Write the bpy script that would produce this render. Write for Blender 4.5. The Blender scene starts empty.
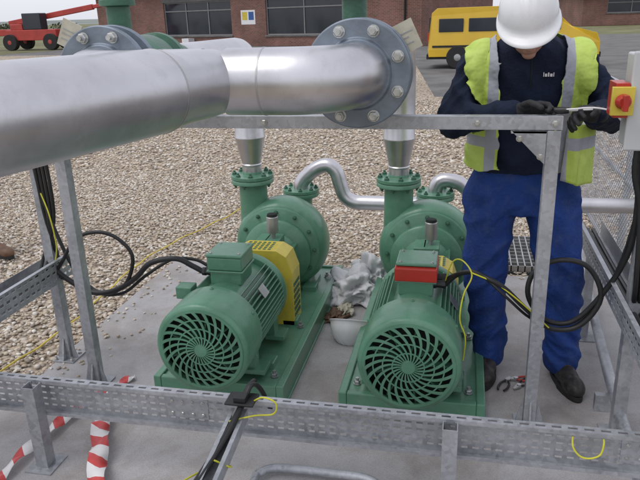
import bpy, bmesh, math, random
import numpy as np
from mathutils import Vector, Matrix, Quaternion, noise
from mathutils.bvhtree import BVHTree
random.seed(7); np.random.seed(7)
S=bpy.context.scene; COL=S.collection
rad=math.radians

# ------------------------------------------------------------ materials
def newmat(name):
    m=bpy.data.materials.new(name); m.use_nodes=True
    nt=m.node_tree; b=nt.nodes['Principled BSDF']
    return m,nt,b
def N(nt,t,**k):
    n=nt.nodes.new(t)
    for a,v in k.items(): setattr(n,a,v)
    return n
def ramp(nt,stops):
    r=N(nt,'ShaderNodeValToRGB'); e=r.color_ramp.elements
    while len(e)<len(stops): e.new(0.5)
    for i,(p,c) in enumerate(stops):
        e[i].position=p; e[i].color=(*c,1) if len(c)==3 else c
    return r
def coords(nt,scale=(1,1,1),kind='Object'):
    t=N(nt,'ShaderNodeTexCoord'); m=N(nt,'ShaderNodeMapping'); m.inputs['Scale'].default_value=scale
    nt.links.new(t.outputs[kind],m.inputs['Vector']); return m.outputs[0]
def paint(name,c,rough=.4,metal=0,var=.18,vs=6,bump=.05,bs=60,dirt=0.0,dirtcol=(.25,.2,.15),coat=0,scale=(1,1,1),spec=.5):
    m,nt,b=newmat(name); L=nt.links.new
    co=coords(nt,scale)
    n=N(nt,'ShaderNodeTexNoise'); n.inputs['Scale'].default_value=vs; n.inputs['Detail'].default_value=3; L(co,n.inputs['Vector'])
    r=ramp(nt,[(.3,tuple(x*(1-var) for x in c)),(.7,tuple(min(1,x*(1+var)) for x in c))]); L(n.outputs['Fac'],r.inputs[0])
    out=r.outputs[0]
    if dirt>0:
        n2=N(nt,'ShaderNodeTexNoise'); n2.inputs['Scale'].default_value=vs*2.3; n2.inputs['Detail'].default_value=5; n2.inputs['Roughness'].default_value=.7; L(co,n2.inputs['Vector'])
        r2=ramp(nt,[(.5,(0,0,0)),(.72,(dirt,)*3)]); L(n2.outputs['Fac'],r2.inputs[0])
        mx=N(nt,'ShaderNodeMix',data_type='RGBA'); L(r2.outputs[0],mx.inputs[0]); L(out,mx.inputs[6]); mx.inputs[7].default_value=(*dirtcol,1); out=mx.outputs[2]
    L(out,b.inputs['Base Color'])
    rr=N(nt,'ShaderNodeMapRange'); rr.inputs[3].default_value=max(0.03,rough-.1); rr.inputs[4].default_value=min(1,rough+.12); L(n.outputs['Fac'],rr.inputs[0]); L(rr.outputs[0],b.inputs['Roughness'])
    b.inputs['Metallic'].default_value=metal
    b.inputs['Coat Weight'].default_value=coat
    b.inputs['Specular IOR Level'].default_value=spec
    if bump>0:
        n3=N(nt,'ShaderNodeTexNoise'); n3.inputs['Scale'].default_value=bs; n3.inputs['Detail'].default_value=2; L(co,n3.inputs['Vector'])
        bp=N(nt,'ShaderNodeBump'); bp.inputs['Strength'].default_value=bump; bp.inputs['Distance'].default_value=.01; L(n3.outputs['Fac'],bp.inputs['Height']); L(bp.outputs[0],b.inputs['Normal'])
    return m
def galv():
    m,nt,b=newmat('galvanised_steel'); L=nt.links.new; co=coords(nt)
    v=N(nt,'ShaderNodeTexVoronoi'); v.inputs['Scale'].default_value=70; L(co,v.inputs['Vector'])
    bw=N(nt,'ShaderNodeRGBToBW'); L(v.outputs['Color'],bw.inputs[0])
    n=N(nt,'ShaderNodeTexNoise'); n.inputs['Scale'].default_value=5; n.inputs['Detail'].default_value=5; L(co,n.inputs['Vector'])
    a=N(nt,'ShaderNodeMath',operation='MULTIPLY_ADD'); L(bw.outputs[0],a.inputs[0]); a.inputs[1].default_value=.35; L(n.outputs['Fac'],a.inputs[2])
    r=ramp(nt,[(.35,(.27,.28,.30)),(.95,(.50,.51,.54))]); L(a.outputs[0],r.inputs[0]); L(r.outputs[0],b.inputs['Base Color'])
    b.inputs['Metallic'].default_value=.55
    rr=N(nt,'ShaderNodeMapRange'); rr.inputs[3].default_value=.38; rr.inputs[4].default_value=.6; L(bw.outputs[0],rr.inputs[0]); L(rr.outputs[0],b.inputs['Roughness'])
    return m
M={}
M['galv']=galv()
M['steel']=paint('stainless_steel',(.62,.61,.63),.36,1,.10,5,.04,34,dirt=.45,dirtcol=(.46,.44,.43))
M['dsteel']=paint('dull_steel',(.42,.42,.42),.45,.8,.2,8,.05,60)
M['flange']=paint('flange_steel',(.20,.235,.28),.45,.5,.2,12,.08,50,dirt=.35,dirtcol=(.14,.13,.12))
M['bolt']=paint('zinc_bolt',(.55,.55,.53),.35,.9,.15,30,0)
M['green']=paint('green_enamel',(.095,.235,.150),.34,0,.13,7,.10,55,dirt=.5,dirtcol=(.17,.29,.21),coat=.15)
M['green2']=paint('dark_green_cast',(.05,.14,.09),.4,0,.18,9,.2,45,dirt=.3,dirtcol=(.1,.17,.12))
M['black']=paint('black_cable',(.015,.015,.016),.45,0,.2,20,.03)
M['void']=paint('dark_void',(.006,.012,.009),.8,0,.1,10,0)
M['yellow']=paint('yellow_guard',(.60,.48,.06),.4,0,.12,9,.06,40,dirt=.4,dirtcol=(.38,.33,.12))
M['red']=paint('red_plastic',(.42,.03,.02),.35,0,.15,8,0)
M['ygwire']=paint('yellow_wire',(.60,.58,.04),.4,0,.1,20,0)
M['white']=paint('white_plastic',(.75,.75,.76),.28,0,.05,8,.02,30,dirt=.15,dirtcol=(.5,.48,.45))
M['panel']=paint('grey_enclosure',(.50,.51,.52),.35,0,.06,8,.02)
M['tag']=paint('beige_tag',(.5,.47,.37),.5,0,.12,14,.03,dirt=.4,dirtcol=(.3,.27,.2))
M['rubber']=paint('tyre_rubber',(.02,.02,.02),.8,0,.2,15,.1)
M['glass']=paint('dark_glass',(.03,.035,.045),.08,0,.2,1,0)
M['bag']=paint('white_rag_cloth',(.62,.62,.64),.55,0,.12,10,.1,30,dirt=.4,dirtcol=(.42,.40,.37))
M['brown']=paint('brown_leather',(.13,.07,.04),.6,0,.3,14,.2,40)
M['skin']=paint('skin',(.48,.27,.2),.5,0,.1,14,.05,80)
M['hair']=paint('hair',(.05,.035,.025),.7,0,.3,40,.3,120)
M['navy']=paint('navy_fleece',(.014,.02,.042),.85,0,.3,16,.35,90,spec=.2)
M['trouser']=paint('blue_workwear',(.018,.05,.21),.8,0,.28,6,.5,70,dirt=.55,dirtcol=(.06,.09,.2),spec=.25)
M['glove']=paint('black_glove',(.02,.02,.022),.7,0,.3,30,.2,120)
M['boot']=paint('black_boot_leather',(.022,.02,.019),.5,0,.3,16,.15,60,dirt=.5,dirtcol=(.13,.11,.09))
M['vanyellow']=paint('van_yellow_paint',(.66,.42,.02),.3,0,.06,2,0,coat=.3)
M['redpaint']=paint('red_machine_paint',(.42,.05,.04),.4,0,.15,2,0)
M['frame']=paint('window_frame',(.22,.22,.22),.5,0,.1,4,0)
M['roof']=paint('roof_tile',(.09,.06,.05),.8,0,.3,3,.2,8)
M['rope']=paint('yellow_rope',(.6,.48,.08),.7,0,.2,20,0)

def bandmat():
    m,nt,b=newmat('hi_vis_fabric'); L=nt.links.new
    t=N(nt,'ShaderNodeTexCoord'); s=N(nt,'ShaderNodeSeparateXYZ'); L(t.outputs['Object'],s.inputs[0])
    def band(sock,c,w):
        a=N(nt,'ShaderNodeMath',operation='SUBTRACT'); L(sock,a.inputs[0]); a.inputs[1].default_value=c
        d=N(nt,'ShaderNodeMath',operation='ABSOLUTE'); L(a.outputs[0],d.inputs[0])
        e=N(nt,'ShaderNodeMath',operation='LESS_THAN'); L(d.outputs[0],e.inputs[0]); e.inputs[1].default_value=w; return e.outputs[0]
    b1=band(s.outputs['X'],.112,.021); b2=band(s.outputs['X'],.392,.021); b3=band(s.outputs['Z'],1.125,.024)
    mx=N(nt,'ShaderNodeMath',operation='MAXIMUM'); L(b1,mx.inputs[0]); L(b2,mx.inputs[1])
    mx2=N(nt,'ShaderNodeMath',operation='MAXIMUM'); L(mx.outputs[0],mx2.inputs[0]); L(b3,mx2.inputs[1])
    n=N(nt,'ShaderNodeTexNoise'); n.inputs['Scale'].default_value=9; n.inputs['Detail'].default_value=4
    L(t.outputs['Object'],n.inputs['Vector'])
    r=ramp(nt,[(.3,(.40,.54,.07)),(.7,(.56,.70,.15))]); L(n.outputs['Fac'],r.inputs[0])
    mix=N(nt,'ShaderNodeMix',data_type='RGBA'); L(mx2.outputs[0],mix.inputs[0]); L(r.outputs[0],mix.inputs[6]); mix.inputs[7].default_value=(.36,.37,.42,1)
    L(mix.outputs[2],b.inputs['Base Color']); b.inputs['Roughness'].default_value=.6
    n3=N(nt,'ShaderNodeTexNoise'); n3.inputs['Scale'].default_value=20; L(t.outputs['Object'],n3.inputs['Vector'])
    bp=N(nt,'ShaderNodeBump'); bp.inputs['Strength'].default_value=.6; bp.inputs['Distance'].default_value=.02; L(n3.outputs['Fac'],bp.inputs['Height']); L(bp.outputs[0],b.inputs['Normal'])
    return m
M['vest']=bandmat()
def stripes(name,c1,c2,sc):
    m,nt,b=newmat(name); L=nt.links.new
    t=N(nt,'ShaderNodeUVMap'); s=N(nt,'ShaderNodeSeparateXYZ'); L(t.outputs[0],s.inputs[0])
    a=N(nt,'ShaderNodeMath',operation='MULTIPLY_ADD'); L(s.outputs['X'],a.inputs[0]); a.inputs[1].default_value=sc
    bb=N(nt,'ShaderNodeMath',operation='MULTIPLY'); L(s.outputs['Y'],bb.inputs[0]); bb.inputs[1].default_value=.35; L(bb.outputs[0],a.inputs[2])
    f=N(nt,'ShaderNodeMath',operation='FRACT'); L(a.outputs[0],f.inputs[0])
    g=N(nt,'ShaderNodeMath',operation='GREATER_THAN'); L(f.outputs[0],g.inputs[0]); g.inputs[1].default_value=.5
    mix=N(nt,'ShaderNodeMix',data_type='RGBA'); L(g.outputs[0],mix.inputs[0]); mix.inputs[6].default_value=(*c1,1); mix.inputs[7].default_value=(*c2,1)
    L(mix.outputs[2],b.inputs['Base Color']); b.inputs['Roughness'].default_value=.4
    return m
M['tape']=stripes('red_white_tape',(.55,.07,.07),(.72,.70,.70),1)

def concrete():
    m,nt,b=newmat('concrete'); L=nt.links.new; co=coords(nt)
    n=N(nt,'ShaderNodeTexNoise'); n.inputs['Scale'].default_value=1.3; n.inputs['Detail'].default_value=8; n.inputs['Roughness'].default_value=.7; L(co,n.inputs['Vector'])
    r=ramp(nt,[(.3,(.28,.27,.27)),(.5,(.38,.37,.375)),(.72,(.45,.44,.455))]); L(n.outputs['Fac'],r.inputs[0])
    n2=N(nt,'ShaderNodeTexNoise'); n2.inputs['Scale'].default_value=160; n2.inputs['Detail'].default_value=3; L(co,n2.inputs['Vector'])
    r2=ramp(nt,[(.3,(.84,.83,.82)),(.65,(1.03,1.03,1.03))]); L(n2.outputs['Fac'],r2.inputs[0])
    mx=N(nt,'ShaderNodeMix',data_type='RGBA',blend_type='MULTIPLY'); mx.inputs[0].default_value=1; L(r.outputs[0],mx.inputs[6]); L(r2.outputs[0],mx.inputs[7])
    n4=N(nt,'ShaderNodeTexNoise'); n4.inputs['Scale'].default_value=2.2; n4.inputs['Detail'].default_value=10; n4.inputs['Roughness'].default_value=.72; n4.inputs['Distortion'].default_value=.3; L(co,n4.inputs['Vector'])
    r4=ramp(nt,[(.45,(1,1,1)),(.55,(.84,.80,.76)),(.68,(.62,.56,.50))]); L(n4.outputs['Fac'],r4.inputs[0])
    mx2=N(nt,'ShaderNodeMix',data_type='RGBA',blend_type='MULTIPLY'); mx2.inputs[0].default_value=.85; L(mx.outputs[2],mx2.inputs[6]); L(r4.outputs[0],mx2.inputs[7])
    L(mx2.outputs[2],b.inputs['Base Color'])
    rr=ramp(nt,[(.5,(.8,.8,.8)),(.66,(.5,.5,.5))]); L(n4.outputs['Fac'],rr.inputs[0]); L(rr.outputs[0],b.inputs['Roughness'])
    bp=N(nt,'ShaderNodeBump'); bp.inputs['Strength'].default_value=.2; bp.inputs['Distance'].default_value=.005; L(n2.outputs['Fac'],bp.inputs['Height']); L(bp.outputs[0],b.inputs['Normal'])
    return m
M['concrete']=concrete()
GR=[(.43,.355,.275),(.53,.45,.355),(.59,.52,.44),(.46,.38,.285),(.66,.62,.56),(.35,.295,.25)]
def gravelmat():
    m,nt,b=newmat('gravel_bed'); L=nt.links.new; co=coords(nt)
    v=N(nt,'ShaderNodeTexVoronoi'); v.inputs['Scale'].default_value=22; L(co,v.inputs['Vector'])
    bw=N(nt,'ShaderNodeSeparateColor'); L(v.outputs['Color'],bw.inputs[0])
    r=ramp(nt,[(0,GR[5]),(.18,GR[0]),(.4,GR[1]),(.65,GR[2]),(.85,GR[3]),(1,GR[4])]); L(bw.outputs[0],r.inputs[0])
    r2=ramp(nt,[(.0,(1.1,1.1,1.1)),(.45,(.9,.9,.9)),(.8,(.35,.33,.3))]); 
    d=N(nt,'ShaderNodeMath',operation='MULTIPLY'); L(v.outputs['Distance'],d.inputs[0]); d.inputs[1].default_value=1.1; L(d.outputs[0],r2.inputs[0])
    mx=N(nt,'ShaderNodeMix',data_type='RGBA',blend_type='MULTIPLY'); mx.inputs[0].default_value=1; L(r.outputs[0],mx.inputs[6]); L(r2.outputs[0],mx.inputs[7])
    n=N(nt,'ShaderNodeTexNoise'); n.inputs['Scale'].default_value=.35; n.inputs['Detail'].default_value=4; L(co,n.inputs['Vector'])
    r3=ramp(nt,[(.3,(.82,.78,.74)),(.7,(1.08,1.06,1.02))]); L(n.outputs['Fac'],r3.inputs[0])
    mx3=N(nt,'ShaderNodeMix',data_type='RGBA',blend_type='MULTIPLY'); mx3.inputs[0].default_value=1; L(mx.outputs[2],mx3.inputs[6]); L(r3.outputs[0],mx3.inputs[7])
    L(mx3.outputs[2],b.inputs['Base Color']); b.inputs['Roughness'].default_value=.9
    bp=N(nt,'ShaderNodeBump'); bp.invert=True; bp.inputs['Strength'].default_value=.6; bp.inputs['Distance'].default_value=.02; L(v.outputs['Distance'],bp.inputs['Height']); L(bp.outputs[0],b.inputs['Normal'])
    return m
M['gravel']=gravelmat()
def stonemat():
    m,nt,b=newmat('gravel_stone'); L=nt.links.new
    a=N(nt,'ShaderNodeAttribute',attribute_name='col'); L(a.outputs['Color'],b.inputs['Base Color']); b.inputs['Roughness'].default_value=.85
    return m
M['stone']=stonemat()
M['asphalt']=paint('asphalt',(.13,.128,.125),.85,0,.3,1.2,.3,50,dirt=.4,dirtcol=(.2,.18,.15))
M['grass']=paint('rough_grass',(.14,.14,.06),.95,0,.45,.35,.5,6,dirt=.7,dirtcol=(.24,.21,.12))
def brickmat():
    m,nt,b=newmat('brickwork'); L=nt.links.new
    t=N(nt,'ShaderNodeTexCoord'); s=N(nt,'ShaderNodeSeparateXYZ'); L(t.outputs['Object'],s.inputs[0])
    ad=N(nt,'ShaderNodeMath',operation='ADD'); L(s.outputs['X'],ad.inputs[0]); L(s.outputs['Y'],ad.inputs[1])
    c=N(nt,'ShaderNodeCombineXYZ'); L(ad.outputs[0],c.inputs[0]); L(s.outputs['Z'],c.inputs[1])
    br=N(nt,'ShaderNodeTexBrick'); L(c.outputs[0],br.inputs['Vector']); br.inputs['Scale'].default_value=1
    br.inputs['Brick Width'].default_value=.225; br.inputs['Row Height'].default_value=.075; br.inputs['Mortar Size'].default_value=.008
    br.inputs['Color1'].default_value=(.24,.105,.08,1); br.inputs['Color2'].default_value=(.155,.075,.06,1); br.inputs['Mortar'].default_value=(.26,.21,.18,1)
    n=N(nt,'ShaderNodeTexNoise'); n.inputs['Scale'].default_value=.7; n.inputs['Detail'].default_value=6; L(t.outputs['Object'],n.inputs['Vector'])
    r=ramp(nt,[(.3,(.7,.68,.66)),(.7,(1.15,1.1,1.1))]); L(n.outputs['Fac'],r.inputs[0])
    mx=N(nt,'ShaderNodeMix',data_type='RGBA',blend_type='MULTIPLY'); mx.inputs[0].default_value=1; L(br.outputs['Color'],mx.inputs[6]); L(r.outputs[0],mx.inputs[7])
    L(mx.outputs[2],b.inputs['Base Color']); b.inputs['Roughness'].default_value=.9
    return m
M['brick']=brickmat()

# ------------------------------------------------------------ geometry helpers
def root(name,loc=(0,0,0)):
    e=bpy.data.objects.new(name,None); e.location=loc; e.empty_display_size=.1; COL.objects.link(e); return e
def link(ob,parent=None):
    COL.objects.link(ob)
    if parent is not None:
        ob.parent=parent; ob.matrix_parent_inverse=Matrix.Translation(-Vector(parent.location))
    return ob
def mesh(name,vs,fs,mat,parent=None,smooth=False,bevel=0):
    me=bpy.data.meshes.new(name); me.from_pydata([tuple(v) for v in vs],[],fs); me.update()
    mats=mat if isinstance(mat,list) else [mat]
    for x in mats: me.materials.append(x)
    if smooth:
        for p in me.polygons: p.use_smooth=True
    ob=bpy.data.objects.new(name,me); link(ob,parent)
    if bevel>0:
        b=ob.modifiers.new('b','BEVEL'); b.width=bevel; b.segments=2; b.limit_method='ANGLE'
    return ob
class MB:
    def __init__(s): s.v=[]; s.f=[]; s.m=[]; s.sm=[]
    def add(s,vs,fs,mi=0,sm=False):
        o=len(s.v); s.v+= [tuple(v) for v in vs]; s.f+=[tuple(i+o for i in f) for f in fs]; s.m+=[mi]*len(fs); s.sm+=[sm]*len(fs)
    def box(s,x0,x1,y0,y1,z0,z1,mi=0,T=None):
        vs=[Vector((x,y,z)) for x in (x0,x1) for y in (y0,y1) for z in (z0,z1)]
        if T is not None: vs=[T@v for v in vs]
        s.add(vs,[(0,1,3,2),(4,6,7,5),(0,4,5,1),(2,3,7,6),(0,2,6,4),(1,5,7,3)],mi)
    def lathe(s,prof,org,axis,seg=48,mi=0,sm=True,cap=True):
        q=Vector((0,0,1)).rotation_difference(Vector(axis).normalized()); o=Vector(org); vs=[];fs=[]
        for (r,t) in prof:
            for k in range(seg):
                a=2*math.pi*k/seg; vs.append(o+q@Vector((r*math.cos(a),r*math.sin(a),t)))
        n=len(prof)
        for i in range(n-1):
            for k in range(seg):
                k2=(k+1)%seg; fs.append((i*seg+k,i*seg+k2,(i+1)*seg+k2,(i+1)*seg+k))
        if cap: fs.append(tuple(range(seg))[::-1]); fs.append(tuple((n-1)*seg+k for k in range(seg)))
        s.add(vs,fs,mi,sm)
    def tube(s,pts,r,seg=10,mi=0,closed=False,sub=6,sm=True,spline=True):
        P=[Vector(p) for p in pts]
        if spline: P=catmull(P,sub,closed)
        n=len(P); rs=r if isinstance(r,list) else [r]*n
        if len(rs)!=n: rs=[rs[min(len(rs)-1,int(i*len(rs)/n))] for i in range(n)]
        up=None; vs=[]; fs=[]
        for i in range(n):
            if closed: t=(P[(i+1)%n]-P[i-1]).normalized()
            else: t=(P[min(i+1,n-1)]-P[max(i-1,0)]).normalized()
            if up is None:
                up=t.orthogonal().normalized()
            else:
                up=(up-t*up.dot(t)); up=up.normalized() if up.length>1e-6 else t.orthogonal().normalized()
            w=t.cross(up)
            for k in range(seg):
                a=2*math.pi*k/seg; vs.append(P[i]+(up*math.cos(a)+w*math.sin(a))*rs[i])
        for i in range(n if closed else n-1):
            j=(i+1)%n
            for k in range(seg):
                k2=(k+1)%seg; fs.append((i*seg+k,i*seg+k2,j*seg+k2,j*seg+k))
        if not closed: fs.append(tuple(range(seg))[::-1]); fs.append(tuple((n-1)*seg+k for k in range(seg)))
        s.add(vs,fs,mi,sm)
    def ell(s,c,r,T=None,seg=24,rings=14,mi=0):
        vs=[];fs=[];c=Vector(c)
        for i in range(rings+1):
            ph=math.pi*i/rings
            for k in range(seg):
                a=2*math.pi*k/seg
                v=Vector((r[0]*math.sin(ph)*math.cos(a),r[1]*math.sin(ph)*math.sin(a),r[2]*math.cos(ph)))+c
                vs.append(T@v if T is not None else v)
        for i in range(rings):
            for k in range(seg):
                k2=(k+1)%seg; fs.append((i*seg+k,(i+1)*seg+k,(i+1)*seg+k2,i*seg+k2))
        s.add(vs,fs,mi,True)
    def cone(s,p0,p1,r0,r1,seg=20,mi=0,T=None):
        p0=Vector(p0);p1=Vector(p1)
        if T is not None: p0=T@p0;p1=T@p1
        d=p1-p0; L=d.length; prof=[]
        for i in range(7):
            a=-math.pi/2+math.pi/2*i/6; prof.append((max(1e-4,r0*math.cos(a)),r0*math.sin(a)))
        for i in range(7):
            a=math.pi/2*i/6; prof.append((max(1e-4,r1*math.cos(a)),L+r1*math.sin(a)))
        s.lathe(prof,p0,d,seg,mi)
    def ob(s,name,mats,parent=None,bevel=0,autosm=True):
        me=bpy.data.meshes.new(name); me.from_pydata(s.v,[],s.f); me.update()
        mats=mats if isinstance(mats,list) else [mats]
        for x in mats: me.materials.append(x)
        me.polygons.foreach_set('material_index',s.m); me.polygons.foreach_set('use_smooth',s.sm)
        ob=bpy.data.objects.new(name,me); link(ob,parent)
        if bevel>0:
            b=ob.modifiers.new('b','BEVEL'); b.width=bevel; b.segments=2; b.limit_method='ANGLE'; b.angle_limit=rad(40)
        if autosm and any(s.sm):
            try: me.set_sharp_from_angle(angle=rad(38))
            except Exception: pass
        return ob
def catmull(P,sub=6,closed=False):
    out=[];n=len(P)
    rng=range(n) if closed else range(n-1)
    for i in rng:
        if closed: p0,p1,p2,p3=P[i-1],P[i],P[(i+1)%n],P[(i+2)%n]
        else: p0,p1,p2,p3=P[max(i-1,0)],P[i],P[i+1],P[min(i+2,n-1)]
        for k in range(sub):
            t=k/sub
            out.append(.5*((2*p1)+(-p0+p2)*t+(2*p0-5*p1+4*p2-p3)*t*t+(-p0+3*p1-3*p2+p3)*t**3))
    if not closed: out.append(P[-1])
    return out
def arc(c,u,v,R,a0,a1,n=10):
    c=Vector(c);u=Vector(u);v=Vector(v)
    return [c+u*R*math.cos(a0+(a1-a0)*i/n)+v*R*math.sin(a0+(a1-a0)*i/n) for i in range(n+1)]
def bolts(mb,c,axis,R,n,r=.011,h=.018,mi=0,off=0):
    ax=Vector(axis).normalized(); q=Vector((0,0,1)).rotation_difference(ax); c=Vector(c)
    for k in range(n):
        a=2*math.pi*k/n+off; p=c+q@Vector((R*math.cos(a),R*math.sin(a),0))
        mb.lathe([(r*1.75,0),(r*1.75,.003)],p,ax,14,mi,False)
        mb.lathe([(r*1.45,.003),(r*1.5,h*.8),(r*1.25,h)],p,ax,6,mi,False)
        mb.lathe([(r*.8,h),(r*.8,h*1.7)],p,ax,10,mi,False)

# ------------------------------------------------------------ camera
f=655;pp=rad(19.1);ro=rad(1.8);ya=rad(12.6);H=1.65
h=Vector((-math.sin(ya),math.cos(ya),0)); r_=Vector((math.cos(ya),math.sin(ya),0)); zz=Vector((0,0,1))
Fv=h*math.cos(pp)-zz*math.sin(pp); U0=h*math.sin(pp)+zz*math.cos(pp)
Rv=r_*math.cos(ro)-U0*math.sin(ro); Uv=U0*math.cos(ro)+r_*math.sin(ro)
cd=bpy.data.cameras.new('camera'); cam=bpy.data.objects.new('camera',cd); COL.objects.link(cam)
cam.matrix_world=Matrix(((Rv.x,Uv.x,-Fv.x,0),(Rv.y,Uv.y,-Fv.y,0),(Rv.z,Uv.z,-Fv.z,H),(0,0,0,1)))
cd.sensor_width=36; cd.lens=f/640*36; cd.clip_end=2500; cd.clip_start=.05
S.camera=cam

# ------------------------------------------------------------ light
w=bpy.data.worlds.new('World'); S.world=w; w.use_nodes=True; nt=w.node_tree; bg=nt.nodes['Background']
sky=N(nt,'ShaderNodeTexSky',sky_type='NISHITA'); sky.sun_disc=False
sdir=Vector((-.45,-.35,1.0)).normalized()
sky.sun_elevation=math.asin(sdir.z); sky.sun_rotation=math.atan2(sdir.x,sdir.y); sky.dust_density=2; sky.air_density=1.0
hs=N(nt,'ShaderNodeHueSaturation'); hs.inputs['Saturation'].default_value=.4; hs.inputs['Value'].default_value=1.0
nt.links.new(sky.outputs[0],hs.inputs['Color'])
mxw=N(nt,'ShaderNodeMix',data_type='RGBA'); mxw.inputs[0].default_value=.66; nt.links.new(hs.outputs[0],mxw.inputs[6]); mxw.inputs[7].default_value=(7.3,7.45,8.2,1)  # overcast cloud deck
nt.links.new(mxw.outputs[2],bg.inputs['Color']); bg.inputs['Strength'].default_value=.145
sl=bpy.data.lights.new('sun','SUN'); sl.energy=1.1; sl.angle=rad(35); sl.color=(1,.97,.94)
so=bpy.data.objects.new('sun',sl); COL.objects.link(so); so.rotation_euler=(-sdir).to_track_quat('-Z','Y').to_euler(); so.location=(-5,-5,10)
S.view_settings.view_transform='Standard'; S.view_settings.look='None'; S.view_settings.exposure=0

# ------------------------------------------------------------ ground
GZ=-.06
mesh('ground',[(-900,-100,GZ-.02),(900,-100,GZ-.02),(900,1500,GZ-.02),(-900,1500,GZ-.02)],[(0,1,2,3)],M['grass'])
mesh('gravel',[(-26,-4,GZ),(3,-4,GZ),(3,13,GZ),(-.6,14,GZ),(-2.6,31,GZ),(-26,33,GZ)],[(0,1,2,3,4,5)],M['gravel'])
mesh('asphalt_road',[(3.2,-4,GZ-.008),(40,-4,GZ-.008),(40,44,GZ-.008),(-24,44,GZ-.008),(-26,33.0,GZ-.008),(-2.6,31,GZ-.008),(-.6,14,GZ-.008),(3.0,13,GZ-.008)],[(0,1,2,3,4,5,6,7)],M['asphalt'])
mb=MB(); mb.box(-2.0,.98,.6,4.12,-.3,0); pad=mb.ob('concrete_pad',M['concrete'],bevel=.012)
mb=MB(); mb.box(-4.2,-2.012,.6,2.44,-.3,-.004); mb.ob('concrete_slab',M['concrete'],bevel=.012)
def stones():
    ico=bmesh.new(); bmesh.ops.create_icosphere(ico,subdivisions=1,radius=1)
    bv=np.array([v.co[:] for v in ico.verts]); bf=np.array([[v.index for v in f.verts] for f in ico.faces]); ico.free()
    def sample(n,y0,y1,smin,smax):
        y=np.sqrt(np.random.rand(n)*(y1*y1-y0*y0)+y0*y0); x=(-1.0*y)+np.random.rand(n)*(1.42*y)
        ok=~((x>-2.02)&(x<1.0)&(y<4.15)); ok&=~((x<-2.0)&(y<2.47)); ok&=(x<2.9)
        x=x[ok];y=y[ok]; s=smin+(smax-smin)*np.random.rand(len(x))**1.8
        return np.stack([x,y,s,np.full(len(x),GZ)],1)
    ns=150; ex=np.where(np.random.rand(ns)<.55,-2.0+np.abs(np.random.randn(ns))*.14,-2+3*np.random.rand(ns)); ey=np.where(ex<-1.7,2.5+1.6*np.random.rand(ns),4.12-np.abs(np.random.randn(ns))*.10)
    st=np.stack([ex,ey,.005+.006*np.random.rand(ns),np.zeros(ns)],1)
    P=np.concatenate([sample(66000,2.0,7,.007,.0155),sample(44000,7,13.5,.011,.022),st])
    n=len(P); R=np.random.rand(n,12,3)*.5+.75
    V=bv[None]*R
    sc=np.stack([P[:,2]*(1+.5*np.random.rand(n)),P[:,2]*(.8+.4*np.random.rand(n)),P[:,2]*(.5+.3*np.random.rand(n))],1)
    V=V*sc[:,None,:]
    a=np.random.rand(n)*6.283; ca,sa=np.cos(a)[:,None],np.sin(a)[:,None]
    X=V[:,:,0]*ca-V[:,:,1]*sa; Y=V[:,:,0]*sa+V[:,:,1]*ca; Z=V[:,:,2]+(np.random.rand(n)-.5)[:,None]*V[:,:,0]*.6
    V=np.stack([X+P[:,0:1],Y+P[:,1:2],Z+(P[:,3]+P[:,2]*(.2+.7*np.random.rand(n)))[:,None]],2).reshape(-1,3)
    Fc=(bf[None]+(np.arange(n)*12)[:,None,None]).reshape(-1)
    me=bpy.data.meshes.new('gravel_stones'); me.vertices.add(len(V)); me.vertices.foreach_set('co',V.astype(np.float32).ravel())
    nf=n*20; me.loops.add(nf*3); me.loops.foreach_set('vertex_index',Fc.astype(np.int32)); me.polygons.add(nf)
    me.polygons.foreach_set('loop_start',np.arange(0,nf*3,3,dtype=np.int32)); 
    me.update(calc_edges=True)
    pal=np.array(GR); c=pal[np.random.randint(0,6,n)]*(.85+.3*np.random.rand(n,1)); c=np.concatenate([c,np.ones((n,1))],1)
    at=me.color_attributes.new('col','FLOAT_COLOR','POINT'); at.data.foreach_set('color',np.repeat(c,12,0).astype(np.float32).ravel())
    me.materials.append(M['stone']); ob=bpy.data.objects.new('gravel_stones',me); COL.objects.link(ob)
stones()

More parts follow.
